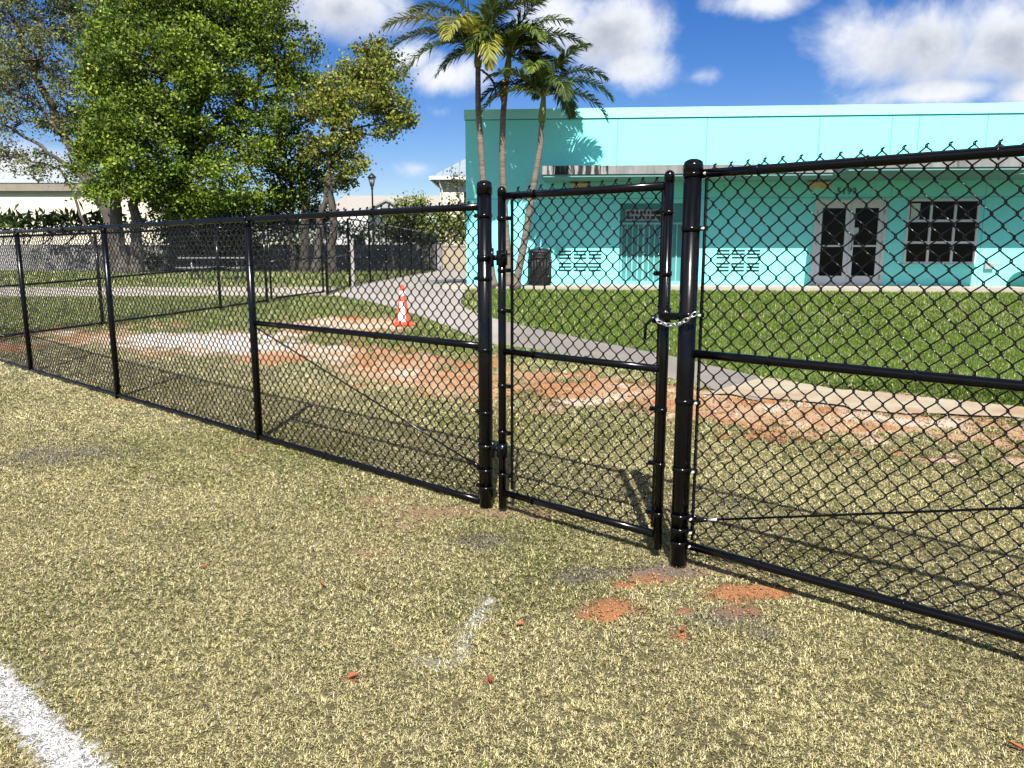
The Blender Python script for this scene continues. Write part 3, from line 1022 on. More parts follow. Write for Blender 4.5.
def holed_wall(u0, u1, z0, z1, holes, depth):
    us = sorted({u0, u1} | {h[0] for h in holes} | {h[1] for h in holes})
    zs = sorted({z0, z1} | {h[2] for h in holes} | {h[3] for h in holes})
    mb = MB()
    for a, b in zip(us[:-1], us[1:]):
        for c, d in zip(zs[:-1], zs[1:]):
            cu, cz = (a + b) / 2, (c + d) / 2
            if any(h[0] < cu < h[1] and h[2] < cz < h[3] for h in holes):
                continue
            mb.add([(a, 0, c), (b, 0, c), (b, 0, d), (a, 0, d)], [(0, 1, 2, 3)])
    for (a, b, c, d) in holes:
        mb.add([(a, 0, c), (a, depth, c), (a, depth, d), (a, 0, d)], [(0, 1, 2, 3)])
        mb.add([(b, 0, c), (b, depth, c), (b, depth, d), (b, 0, d)], [(3, 2, 1, 0)])
        mb.add([(a, 0, d), (b, 0, d), (b, depth, d), (a, depth, d)], [(3, 2, 1, 0)])
        mb.add([(a, 0, c), (b, 0, c), (b, depth, c), (a, depth, c)], [(0, 1, 2, 3)])
    return mb


holed_wall(0, ULEN, .3, ZR - .26, HOLES, .6).build('front_wall', M['teal'], bld)
mb = MB()
mb.add([(0, 0, .3), (0, 14, .3), (0, 14, ZR - .26), (0, 0, ZR - .26)], [(0, 1, 2, 3)])
mb.add([(ULEN, 0, .3), (ULEN, 14, .3), (ULEN, 14, ZR - .26), (ULEN, 0, ZR - .26)], [(3, 2, 1, 0)])
mb.add([(0, 14, .3), (ULEN, 14, .3), (ULEN, 14, ZR - .26), (0, 14, ZR - .26)], [(3, 2, 1, 0)])
mb.build('side_wall', M['teal'], bld)
MB().bx(.003, ULEN - .003, .2, 13.9, ZR - .5, ZR - .42).build('roof', M['roof_gravel'], bld)
mb = MB()
mb.bx(-.03, ULEN + .03, -.035, .2, ZR - .25, ZR)
mb.bx(-.03, .2, .2, 14.03, ZR - .25, ZR)
mb.bx(-.03, ULEN + .03, 14.03, 14.2, ZR - .25, ZR)
mb.build('parapet_coping', M['coping'], bld)
MB().bx(-.012, ULEN, -.014, .0, ZR - .275, ZR - .25).build('coping_shadow_strip', M['teal_dark'], bld)  # dark teal strip that paints the shadow line under the coping
for u in (4.05, 6.38, 9.26, 11.08, 11.76, 13.45, 16.2, 19):
    MB().bx(u - .009, u + .009, -.003, .004, 3.72, ZR - .276).build('expansion_joint', M['teal_joint'], bld)
for u in (4.05 - .3, 6.9, 9.20, 11.20, 13.58):
    MB().bx(u - .005, u + .005, -.003, .004, 2.97 if u < 13 else ZG + .05, 3.35).build('expansion_joint', M['teal_joint'], bld)
MB().bx(.01, ULEN, -.0025, .004, 2.972, 2.984).build('bond_line', M['teal_joint'], bld)
# canopy: a long slab, deeper over the entrance
CZ0, CZ1 = 3.41, 3.68
def slab(u0, u1, dpt):
    mb = MB()
    mb.m = 0
    mb.bx(u0, u1, -dpt, -dpt + .08, CZ0 + .06, CZ1)
    mb.bx(u0, u0 + .08, -dpt + .08, 0, CZ0 + .06, CZ1)
    mb.bx(u1 - .08, u1, -dpt + .08, 0, CZ0 + .06, CZ1)
    return mb
mb = slab(2.11, 3.75, 1.5)
mb.build('canopy_fascia', M['stained_fascia'], bld)
mb = MB().bx(3.752, 9.2, -1.5, -1.42, CZ0 + .06, CZ1)
mb.build('canopy_fascia', M['concrete_fascia'], bld)
slab(9.202, 13.52, 2.55).build('canopy_fascia', M['concrete_fascia'], bld)
slab(13.522, 33, 1.5).build('canopy_fascia', M['concrete_fascia'], bld)
for (a, b, d) in ((2.11, 9.2, 1.5), (9.202, 13.52, 2.55), (13.522, 33, 1.5)):
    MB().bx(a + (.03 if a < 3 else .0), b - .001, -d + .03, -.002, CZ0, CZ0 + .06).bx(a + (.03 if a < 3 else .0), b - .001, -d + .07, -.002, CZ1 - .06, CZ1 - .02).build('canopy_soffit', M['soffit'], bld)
for u in (3.09, 9.33):
    o = MB().box((u, -.11, 3.385 - .0), (.16, .2, .045)).box((u, -.11, 3.28), (.44, .24, .15), taper=1.25).build('wall_light', M['beige_lamp'], bld)
# vent blocks: two rows of three louvred blocks in two places
for (ua, ub, za, zb) in ((2.50, 3.72, .98, 1.64), (6.74, 7.95, .98, 1.67)):
    for r_ in range(2):
        for c in range(3):
            w = (ub - ua) / 3
            h = (zb - za) / 2
            u0, z0 = ua + c * w + .025, za + r_ * h + .035
            mb = MB()
            for k in range(3):
                z = z0 + .03 + k * .092
                mb.m = 1
                mb.bx(u0 + .01, u0 + w - .06, -.004, .004, z, z + .042)
                mb.m = 0
                # sloping lip over each slot
                mb.add([(u0, -.004, z + .042), (u0 + w - .05, -.004, z + .042), (u0 + w - .05, -.022, z + .052), (u0, -.022, z + .052),
                        (u0, -.004, z + .075), (u0 + w - .05, -.004, z + .075), (u0 + w - .05, -.022, z + .066), (u0, -.022, z + .066)],
                       [(0, 1, 2, 3), (3, 2, 6, 7), (7, 6, 5, 4), (0, 3, 7, 4), (1, 5, 6, 2)])
            mb.build('vent_block', [M['teal'], M['dark']], bld)
# security gate in the alcove
a, b, c, d = HOLES[0]
sgt = MB().bx(a + .002, b - .002, .20, .24, c, d).build('security_gate', M['teal_dark'], bld)
mb = MB()
for k in range(13):
    u = a + .06 + k * (b - a - .12) / 12
    w = .030 if k % 4 else .055
    mb.bx(u - w / 2, u + w / 2, .165, .197, c + .06, 2.30)
mb.bx(a + .01, b - .01, .16, .199, c + .005, c + .058)
mb.bx(a + .01, b - .01, .16, .199, 2.302, 2.35)
mb.build('gate_bar', M['teal_bar'], sgt)
sg = MB().bx(a + .16, a + 1.30, .150, .158, 2.40, 2.70).build('sign_board', M['grey_box'], sgt)
mb = MB()
rs = random.Random(4)
for row in range(2):
    u = a + .20
    while u < a + 1.18:
        w = rs.uniform(.05, .12)
        mb.bx(u, u + w, .1455, .149, 2.44 + row * .13, 2.44 + row * .13 + .085)
        u += w + .04
mb.build('worn_mark', M['ink'], sg)
# double door
a, b, c, d = HOLES[1]
door = MB()
door.bx(a, a + .09, -.03, .08, c, d)
door.bx(b - .09, b, -.03, .08, c, d)
door.bx(a + .09, b - .09, -.03, .08, d - .08, d)
door.bx(a + .09, b - .09, -.06, .08, c - .03, c + .012)
dfr = door.build('entrance_door', M['white_alu'], bld)
mid = (a + b) / 2
for (x0, x1) in ((a + .094, mid - .004), (mid + .004, b - .094)):
    mb = MB()
    zb, zt = c + .016, d - .084
    mb.bx(x0, x0 + .115, -.012, .035, zb, zt)
    mb.bx(x1 - .115, x1, -.012, .035, zb, zt)
    mb.bx(x0 + .115, x1 - .115, -.012, .035, zb, zb + .20)
    mb.bx(x0 + .115, x1 - .115, -.012, .035, zt - .13, zt)
    mb.bx(x0 + .115, x1 - .115, -.012, .035, 1.70, 1.745)
    lf = mb.build('door_leaf', M['white_alu'], dfr)
    MB().bx(x0 + .113, x1 - .113, .008, .014, zb + .19, zt - .12).build('glass', M['glass'], lf)
    hx = x1 - .06 if x0 < mid - .5 else x0 + .06
    if x0 > mid - .2:
        MB().tube([(hx, -.012, 1.62), (hx, -.06, 1.64), (hx, -.06, 1.90), (hx, -.012, 1.92)], .012, 8).build('handle', M['black'], lf)
        MB().bx(x0 + .118, x0 + .235, .002, .007, 2.02, 2.20).build('notice', M['paper'], lf)
    for z in (.9, 1.8, 2.6):
        xx = x0 - .02 if x0 < mid - .5 else x1 + .02
        MB().tube([(xx, -.038, z - .06), (xx, -.038, z + .06)], .011, 8).build('hinge', M['grey_box'], lf)
# window
a, b, c, d = HOLES[2]
mb = MB()
fw = .06
mb.bx(a, a + fw, -.02, .06, c, d)
mb.bx(b - fw, b, -.02, .06, c, d)
mb.bx(a + fw, b - fw, -.02, .06, d - fw, d)
mb.bx(a + fw, b - fw, -.02, .06, c, c + fw)
for k in (1, 2):
    u = a + k * (b - a) / 3
    mb.bx(u - .03, u + .03, -.016, .055, c + fw, d - fw)
    z = c + k * (d - c) / 3
    for j in range(3):
        ua = a + fw if j == 0 else a + j * (b - a) / 3 + .03
        ub = b - fw if j == 2 else a + (j + 1) * (b - a) / 3 - .03
        mb.bx(ua, ub, -.014, .05, z - .03, z + .03)
win = mb.build('window', M['white_alu'], bld)
MB().bx(a + .01, b - .01, .02, .026, c + .01, d - .01).build('pane', M['glass'], win)
MB().bx(a + .10, a + .33, .012, .018, d - .56, d - .11).build('notice', M['paper'], win)
MB().bx(a - .06, b + .06, -.06, .0, c - .06, c - .002).build('window_sill', M['teal'], win)
MB().bx(13.70, 13.95, -.09, 0, 1.12, 1.29).build('outlet_box', M['grey_box'], bld, bevel=.01)


def text_mesh(name, body, size, mat, parent, loc, depth=.006):
    cu = bpy.data.curves.new(name, 'FONT')
    cu.body = body
    cu.size = size
    cu.extrude = depth
    cu.space_character = 1.12
    t = bpy.data.objects.new(name, cu)
    COL.objects.link(t)
    bpy.context.view_layer.update()
    me = bpy.data.meshes.new_from_object(t.evaluated_get(bpy.context.evaluated_depsgraph_get()))
    bpy.data.objects.remove(t)
    me.materials.append(mat)
    o = bpy.data.objects.new(name, me)
    COL.objects.link(o)
    o.parent = parent
    o.location = loc
    o.rotation_euler = (R(90), 0, 0)
    return o


text_mesh('house_number', '5199', .235, M['ink'], bld, (9.80, -.009, 3.06))
# sidewalk slab along the facade
p = [bworld(-.55, -1.32), bworld(ULEN, -1.32), bworld(ULEN, 0), bworld(-.55, 0)]
mb = MB()
z0, z1 = .3, ZG + .02
v = [(q[0], q[1], z0) for q in p] + [(q[0], q[1], z1) for q in p]
mb.add(v, [(0, 3, 2, 1), (4, 5, 6, 7), (0, 1, 5, 4), (1, 2, 6, 5), (2, 3, 7, 6), (3, 0, 4, 7)])
mb.m = 1
for k in range(22):
    u = .6 + k * 1.52
    a_, b_ = bworld(u, -1.31), bworld(u, -.01)
    n_ = BU * .006
    mb.add([(*(a_ - n_), z1 + .002), (*(a_ + n_), z1 + .002), (*(b_ + n_), z1 + .002), (*(b_ - n_), z1 + .002)], [(0, 1, 2, 3)])
tag(mb.build('sidewalk', [M['walk'], M['grey_box']]), kind='structure')

# trash can under the palms
w = bworld(2.03, -.45)
tcn = thing('trash_can', 'black outdoor trash can beside the leaning palm', 'trash can', (w[0], w[1], ZG + .02))
MB().lathe([(.26, 0), (.27, .02), (.30, .70), (.31, .84), (.31, .86), (.29, .86), (.285, .80)], sides=24).build('body', M['black'], tcn)
mb = MB()
for k in range(22):
    t = 2 * math.pi * k / 22
    mb.tube([(.285 * math.cos(t), .285 * math.sin(t), .03), (.318 * math.cos(t), .318 * math.sin(t), .70)], .012, 5)
mb.torus((0, 0, .74), .318, .016, (1, 0, 0), (0, 1, 0), n=24)
mb.build('slat_ring', M['black'], tcn)
MB().lathe([(.315, .86), (.325, .875), (.325, .90), (.29, .94), (.20, .975), (.13, .985), (.13, .93)], sides=24).build('lid', M['black'], tcn)
# stone litter bin at the right
w = bworld(14.72, -.85)
urn = thing('litter_bin', 'beige stone litter bin by the wall at far right', 'litter bin', (w[0], w[1], ZG + .02))
MB().lathe([(.30, 0), (.31, .03), (.285, .75), (.275, .80), (.27, .86)], sides=28).build('body', M['beige_conc'], urn)
MB().lathe([(.27, .86), (.37, .90), (.38, .95), (.34, 1.0), (.17, 1.06), (.16, 1.10), (.06, 1.12)], sides=28).build('lid', M['beige_conc'], urn)
mb = MB().tube([(-.30, -.1, .90), (-.36, -.1, .97), (-.44, -.1, .98)], .03, 8).build('spout', M['grey_box'], urn)
MB().box((-.27, -.16, .36), (.09, .05, .07)).build('latch', M['grey_box'], urn)

# ------------------------------------------------------------------ traffic cone
p = ground(403, 325)
cone = thing('traffic_cone', 'tall orange traffic cone with white sleeves at the lawn edge', 'traffic cone', p, R(20))
mb = MB()
mb.box((0, 0, .02), (.36, .36, .04)).lathe([(.16, .04), (.145, .06), (.135, .07), (.030, .735), (.026, .745), (.012, .748)], sides=20)
mb.build('body', M['orange'], cone, bevel=.008)


def cone_r(z):
    return .135 + (z - .07) / (.735 - .07) * (.030 - .135)


MB().lathe([(cone_r(.52) + .002, .52), (cone_r(.63) + .002, .63)], sides=20).build('reflective_sleeve', M['reflective'], cone)
mb = MB()
V_, F_ = [], []
for i_ in range(9):
    t_ = R(-110 - 32 + 64 * i_ / 8) - R(0)
    for z_ in (.075, .25, .44):
        V_.append(((cone_r(z_) + .003) * math.cos(t_), (cone_r(z_) + .003) * math.sin(t_), z_))
for i_ in range(8):
    for k_ in range(2):
        F_.append((i_ * 3 + k_, i_ * 3 + 3 + k_, i_ * 3 + 4 + k_, i_ * 3 + 1 + k_))
mb.add(V_, F_, True).build('front_panel', M['reflective'], cone)

# ------------------------------------------------------------------ picnic table
p = ground(218, 280)
tb = thing('picnic_table', 'aluminium picnic table on the playground grass', 'picnic table', p, R(2))
MB().bx(-1.15, 1.15, -.38, -.13, .72, .755).bx(-1.15, 1.15, -.125, .125, .72, .755).bx(-1.15, 1.15, .13, .38, .72, .755).build('tabletop', M['alu'], tb)
for y in (-.72, .72):
    MB().bx(-1.05, 1.05, y - .13, y + .13, .41, .445).build('bench_seat', M['alu'], tb)
for x in (-.75, .75):
    mb = MB()
    mb.tube([(x, -.72, 0.02), (x, -.72, .40)], .03, 8).tube([(x, .72, 0.02), (x, .72, .40)], .03, 8)
    mb.tube([(x, -.78, .38), (x, .78, .38)], .028, 8).tube([(x, -.3, .0), (x, -.22, .71)], .03, 8).tube([(x, .3, .0), (x, .22, .71)], .03, 8)
    mb.build('leg_frame', M['alu'], tb)

# ------------------------------------------------------------------ walls and houses behind
MB().bx(-70, -3.62, 40.2, 40.45, .3, 1.95).build('block_wall', M['greywall'])
tag(bpy.data.objects['block_wall'], 'long grey mottled block wall at the back of the playground', 'wall')
o = MB().bx(-3.6, 2.2, 40.3, 40.55, .3, 1.86).bx(-3.6, 2.2, 40.26, 40.59, 1.86, 1.93).build('stucco_wall', M['beigewall'])
tag(o, 'beige stucco wall closing the far end of the driveway', 'wall')


def hip_roof(mb, x0, x1, y0, y1, z, h, inset):
    v = [(x0, y0, z), (x1, y0, z), (x1, y1, z), (x0, y1, z), (x0 + inset, (y0 + y1) / 2, z + h), (x1 - inset, (y0 + y1) / 2, z + h)]
    mb.add(v, [(0, 1, 5, 4), (1, 2, 5), (2, 3, 4, 5), (3, 0, 4), (0, 3, 2, 1)])


# long cream building at the left
Yh = 58.0
zl, ze = .4, float(at(80, 183.5, Yh)[2])
x0, x1 = -75, float(at(168, 200, Yh)[0])
h = thing('cream_building', 'long cream building with brown eaves behind the left trees', 'building', ((x0 + x1) / 2, Yh, zl))
cx = (x0 + x1) / 2
MB().bx(x0 - cx, x1 - cx, 0, 12, 0, ze - zl - .55).build('wall', M['cream'], h)
MB().bx(x0 - cx - .3, x1 - cx + .3, -.35, 12.3, ze - zl - .55, ze - zl).build('eaves', M['olive_roof'], h)
mb = MB()
hip_roof(mb, x0 - cx - .35, x1 - cx + .35, -.4, 12.4, ze - zl, .6, 6)
mb.build('roof', M['shingle'], h)
# grey-roofed house in the middle
Yh = 64.0
xa, xb = float(at(322, 200, Yh)[0]), float(at(462, 200, Yh)[0])
zr = float(at(400, 195.5, Yh + 4)[2])
ze = float(at(400, 211, Yh)[2])
h = thing('house', 'low white house with grey shingle roof and small gable', 'house', ((xa + xb) / 2, Yh, .4))
cx = (xa + xb) / 2
MB().bx(xa - cx + .3, xb - cx - .3, .3, 8, 0, ze - .4).build('wall', M['white'], h)
mb = MB()
hip_roof(mb, xa - cx, xb - cx, 0, 8.4, ze - .4, zr - ze, 1.0)
mb.build('roof', M['shingle'], h)
gx = float(at(388, 205, Yh)[0]) - cx
gz = float(at(388, 202, Yh - .8)[2]) - .4
gw = 1.6
mb = MB()
v = [(gx - gw, -.8, ze - .42), (gx + gw, -.8, ze - .42), (gx, -.8, gz), (gx - gw, 3, ze - .42), (gx + gw, 3, ze - .42), (gx, 3, gz)]
mb.add(v, [(0, 1, 2), (3, 5, 4)])
gbl = mb.build('gable', M['white'], h)
mb = MB()
for sx in (-1, 1):
    a_ = np.array([gx + sx * (gw + .15), -1.0, ze - .50])
    b_ = np.array([gx, -1.0, gz + .06])
    mb.add([a_, b_, b_ + (0, 4, 0), a_ + (0, 4, 0), a_ + (0, 0, .14), b_ + (0, 0, .14), b_ + (0, 4, .14), a_ + (0, 4, .14)],
           [(0, 1, 2, 3), (4, 7, 6, 5), (0, 4, 5, 1), (1, 5, 6, 2), (2, 6, 7, 3), (3, 7, 4, 0)])
mb.build('gable_roof', M['shingle'], gbl)
MB().bx(gx - .35, gx + .35, -.86, -.80, ze - .2, ze + .25).build('gable_vent', M['grey_box'], gbl)
MB().bx(gx - 3.2, gx - 2.0, .22, .3, 1.2, 2.6).build('window', M['glass'], h)
MB().bx(gx + 2.2, gx + 3.4, .22, .3, 1.2, 2.6).build('window', M['glass'], h)
# tall cream house with metal roof
Yh = 50.0
xa = float(at(440, 180, Yh)[0])
ze = float(at(440, 179, Yh)[2])
zr = float(at(470, 164, Yh + 3)[2])
h = thing('house', 'tall cream house with pale blue metal roof beside the turquoise building', 'house', (xa, Yh, .4))
MB().bx(0, 13, 0, 9, 0, ze - .4).build('wall', M['cream'], h)
mb = MB()
hip_roof(mb, -.5, 13.5, -.5, 9.5, ze - .4 + .12, 3.2, 5)
rf = mb.build('roof', M['metalroof'], h)
mb = MB()
for k in range(28):
    x = -.3 + k * .5
    t = min(1, max(.05, (x + .5) / 5)) if x < 4.5 else 1
    mb.tube([(x, -.5, ze - .27), (x, -.5 + 5 * t, ze - .27 + 3.2 * t)], .03, 4)
mb.build('roof_seam', M['metalroof'], rf)
MB().bx(-.52, 13.52, -.62, -.5, ze - .48, ze - .28).bx(-.62, -.5, -.6, 9.5, ze - .48, ze - .28).build('gutter', M['white'], h)
MB().tube([(-.05, -.45, ze - .5), (.12, -.08, ze - 1.0), (.12, -.08, .1)], .06, 8).build('downspout', M['white'], h)
MB().bx(1.5, 2.7, -.04, .02, ze - 2.6, ze - 1.2).build('window', M['glass'], h)

# lamp post
p = at(374, 252, 44)
lp = thing('street_lamp', 'tall black lamp post with lantern head behind the playground', 'street lamp', (p[0], 44, PLATEAU))
zt = float(at(374, 172.5, 44)[2]) - PLATEAU
MB().lathe([(.16, 0), (.16, .25), (.10, .5), (.075, .8), (.06, 2.0), (.045, zt - .92), (.075, zt - .87), (.06, zt - .73)], sides=14).build('pole', M['black'], lp)
o = MB().lathe([(.07, zt - .745), (.19, zt - .29), (.19, zt - .275)], sides=8).build('lantern', M['lamp_glass'], lp)
mb = MB()
for k in range(8):
    t = 2 * math.pi * k / 8
    mb.tube([(.085 * math.cos(t), .085 * math.sin(t), zt - .76), (.20 * math.cos(t), .20 * math.sin(t), zt - .29)], .009, 4)
mb.lathe([(.25, zt - .29), (.25, zt - .25), (.11, zt - .10), (.05, zt - .06), (.02, zt)], sides=12)
mb.build('lantern_cap', M['black'], o)
# pale post by the playground corner
p = ground(352, 288)
tag(MB().bx(p[0] - .04, p[0] + .04, p[1] + .17, p[1] + .25, PLATEAU - .1, 1.88).bx(p[0] - .055, p[0] + .055, p[1] + .155, p[1] + .265, 1.88, 1.92).build('concrete_post', M['greywall']),
    'pale square concrete post at the near end of driveway fence', 'post')

# ------------------------------------------------------------------ vegetation
def leaf_quads(C, size, rng, flat=.0, elong=1.7):
    n = len(C)
    nrm = rng.normal(size=(n, 3))
    nrm[:, 2] = np.abs(nrm[:, 2]) + flat
    nrm /= np.linalg.norm(nrm, axis=1)[:, None]
    t = rng.normal(size=(n, 3))
    t -= nrm * (t * nrm).sum(1)[:, None]
    t /= np.linalg.norm(t, axis=1)[:, None]
    b = np.cross(nrm, t)
    s = (size * rng.uniform(.6, 1.3, n))[:, None]
    return np.stack([C - t * s * elong / 2, C + b * s * .5 + nrm * s * .08, C + t * s * elong / 2, C - b * s * .5 + nrm * s * .08], 1)


def bend(a, b, rng, k=6, amp=.12, sag=0):
    a, b = np.array(a, float), np.array(b, float)
    L = np.linalg.norm(b - a)
    o = rng.normal(size=3) * amp * L
    o2 = rng.normal(size=3) * amp * .5 * L
    t = np.linspace(0, 1, k)[:, None]
    return a + (b - a) * t + o * np.sin(t * math.pi) + o2 * np.sin(t * 2 * math.pi) + np.array([0, 0, sag * L]) * np.sin(t * math.pi)


def make_tree(name, label, cat, Y, trunks, lobes, cols, leaf, per, dens, seed, bark, limb_from=.45, group=None, clump=.42, twig=1.0, flat=.05):
    """trunks: lists of pixels+radius; lobes: (px,py,radius px,dy metres,[tint])"""
    rng = np.random.default_rng(seed)
    base = at(trunks[0][0][0], trunks[0][0][1], Y)
    base[2] = PLATEAU
    root = thing(name, label, cat, base, 0, group)
    tb = MB()
    nodes = []
    for tr in trunks:
        pts, rad = [], []
        for i, (px, py, r) in enumerate(tr):
            p = at(px, py, Y) - base
            if i == 0 and py > 200:
                p[2] = -.15
            p[1] += rng.normal() * .15 * (i > 0)
            pts.append(p)
            rad.append(r)
        pts = np.array(pts)
        k = 5 * len(pts)
        tt = np.linspace(0, len(pts) - 1, k)
        P = np.stack([np.interp(tt, range(len(pts)), pts[:, j]) for j in range(3)], -1)
        P[1:-1] += rng.normal(size=(k - 2, 3)) * .05
        rr = np.interp(tt, range(len(pts)), rad)
        rr[:2] *= (1.5, 1.2)
        tb.tube(P, rr, 10)
        nodes += [(P[i], rr[i]) for i in range(int(k * limb_from), k)]
    LV, LC = [], []
    ppm = FPX / Y
    for lb in lobes:
        px, py, rp, dy = lb[:4]
        tint = lb[4] if len(lb) > 4 else 1.0
        c = at(px, py, Y) - base
        c[1] += dy
        Rl = rp / ppm * .97
        # limb from the nearest trunk node below
        d = [np.linalg.norm(c - q) + (3 if q[2] > c[2] else 0) for q, _ in nodes]
        q, qr = nodes[int(np.argmin(d))]
        lp_ = bend(q, c, rng, 7, .10)
        lr = min(qr * .75, .05 + .03 * Rl)
        tb.tube(lp_, np.linspace(lr, lr * .35, 7), 6, False)
        n = max(6, int(4 * math.pi * Rl * Rl * dens))
        u = rng.normal(size=(n, 3))
        u /= np.linalg.norm(u, axis=1)[:, None]
        rad = Rl * rng.uniform(.35, 1.08, n) ** .7
        C = c + u * rad[:, None] * np.array([1, 1, .85])
        for ci in C:
            if rng.random() < twig:
                s_ = lp_[rng.integers(3, 7)]
                tw = bend(s_, ci, rng, 4, .12)
                tb.tube(tw, np.linspace(lr * .28 + .008, .006, 4), 3, False)
            m_ = int(per * rng.uniform(.5, 1.5))
            off = rng.normal(size=(m_, 3)) * clump * rng.uniform(.6, 1.25) * np.array([1, 1, .6])
            LV.append(ci + off)
            bc = lerp(cols[0], cols[1], rng.random() ** 1.1) * rng.uniform(.65, 1.25) * tint
            cc = bc[None, :] * rng.uniform(.8, 1.2, (m_, 1))
            if len(cols) > 2:
                cc = np.where(rng.random((m_, 1)) < .15, np.array(cols[2])[None, :], cc)
            LC.append(cc)
    tb.build('trunk', bark, root)
    P = np.concatenate(LV)
    quads_mesh('crown', leaf_quads(P, leaf, rng, flat), M['leaf'], np.concatenate(LC), root)
    return root


GREEN = [(.040, .082, .010), (.175, .250, .024), (.26, .31, .045)]
make_tree('leafy_tree', 'dense bright green tree on two pale trunks in front of cream building', 'tree', 34.0,
          [[(124, 276, .30), (119, 215, .24), (118, 180, .2), (128, 110, .14), (140, 40, .08)], [(138, 276, .26), (137, 205, .2), (145, 150, .16), (165, 80, .1), (170, 10, .06)]],
          [(150, 30, 52, 0), (118, 70, 38, -.5), (165, 75, 48, -1.2), (130, 120, 40, -.5), (116, 130, 26, .3), (160, 130, 42, -1.4), (118, 165, 32, -.8), (150, 175, 36, -1.6), (180, 30, 45, .5),
           (134, 184, 20, -1.2), (118, 95, 26, 0), (160, -15, 45, .6), (185, 110, 34, -.5), (120, 20, 32, .8), (93, 118, 11, 0), (92, 78, 11, 0), (96, 152, 11, 0), (102, 45, 12, .3), (176, 196, 14, -.6), (112, 190, 12, -1.0)],
          GREEN, .088, 120, 1.1, 5, M['bark'], twig=.55, clump=.31)
make_tree('leafy_tree', 'tall dark trunked green tree directly right of the twin pale trunks', 'tree', 35.5,
          [[(182, 274, .50), (178, 205, .42), (190, 130, .3), (215, 60, .18), (225, 0, .1)], [(186, 160, .22), (235, 110, .16), (270, 60, .08)]],
          [(215, 20, 52, .5, .85), (255, 25, 46, .5, .7), (285, 55, 34, .3, .6), (225, 80, 46, -.8), (260, 100, 36, -.6), (205, 130, 38, -1.2), (245, 150, 36, -1.2), (215, 185, 36, -1.8, 1.15), (185, 200, 24, -1.6, 1.15),
           (245, 195, 26, -1.5, 1.05), (280, 130, 26, 0, .8), (205, -15, 48, .6, .8), (250, -15, 36, 1, .6), (300, 85, 20, .4, .7), (275, 175, 22, .5, .7), (188, 160, 26, -1.0, .85), (180, 188, 18, -.6, .8), (205, 212, 14, -1, .8), (230, 208, 15, -1, .8), (262, 206, 15, 0, .6), (285, 188, 18, .5, .55), (268, 150, 20, 0, .6)],
          GREEN, .088, 120, 1.05, 8, M['bark_dark'], twig=.55, clump=.31)
make_tree('sparse_tree', 'thin leafed grey tree leaning left at the photo edge', 'tree', 37.0,
          [[(112, 270, .36), (108, 215, .29), (92, 185, .25), (75, 155, .23), (62, 134, .2), (40, 80, .15), (18, 28, .10), (0, -10, .05)],
           [(76, 157, .14), (95, 100, .1), (105, 45, .07), (100, 0, .04)], [(92, 186, .12), (50, 150, .08), (0, 122, .05), (-40, 110, .03)],
           [(62, 134, .1), (40, 105, .07), (5, 90, .05)], [(100, 205, .08), (60, 170, .05), (10, 152, .03)]],
          [(25, 30, 34, 0), (60, 15, 32, 1), (92, 25, 34, .5), (15, 75, 34, .5), (50, 65, 30, -1), (80, 85, 26, -.6), (100, 70, 26, 0), (20, 120, 26, 0), (60, 115, 26, .5), (85, 130, 24, 0), (35, 165, 20, 0),
           (75, 165, 20, .5), (5, 160, 22, 0), (-25, 60, 36, 1), (-30, 110, 30, 0), (0, -10, 36, 0), (50, -20, 38, 0), (100, -15, 34, 0)],
          [(.12, .135, .05), (.18, .18, .085), (.15, .21, .045)], .080, 66, 1.25, 12, M['bark_mid'], limb_from=.3, twig=1.0, clump=.30)
make_tree('yellowish_tree', 'yellow green tree with drooping right crown next to the lamp post', 'tree', 34.5,
          [[(334, 276, .20), (331, 200, .16), (330, 150, .13), (345, 100, .08)], [(316, 276, .2), (322, 205, .13), (335, 150, .09), (362, 110, .05)]],
          [(340, 85, 26, 0), (368, 70, 24, 0), (385, 85, 24, 0, .9), (398, 110, 16, -.3), (362, 105, 22, -1), (330, 115, 24, -.5, .9), (345, 140, 22, -.8), (325, 150, 22, .4, .7), (355, 165, 17, -.5), (404, 122, 9, -.4), (390, 128, 13, -.3), (385, 112, 15, 0),
           (372, 50, 17, .6, .6), (345, 180, 12, 0, .8), (310, 105, 18, .5, .7)],
          [(.10, .14, .020), (.23, .25, .042), (.32, .29, .075)], .095, 85, 1.7, 17, M['bark_mid'], twig=.7, clump=.27)
make_tree('dark_tree', 'small dark leaved tree in shade left of the yellow green tree', 'tree', 36.5,
          [[(304, 274, .22), (304, 200, .18), (300, 150, .12)], [(293, 274, .12), (290, 190, .1), (285, 150, .06)]],
          [(300, 140, 20, 0), (312, 165, 17, 0), (295, 172, 18, .2), (318, 190, 14, 0), (285, 195, 14, 0), (385, 60, 1, 0)],
          [(.03, .055, .014), (.05, .085, .02)], .10, 80, 1.1, 19, M['bark_dark'], twig=.6, clump=.32)


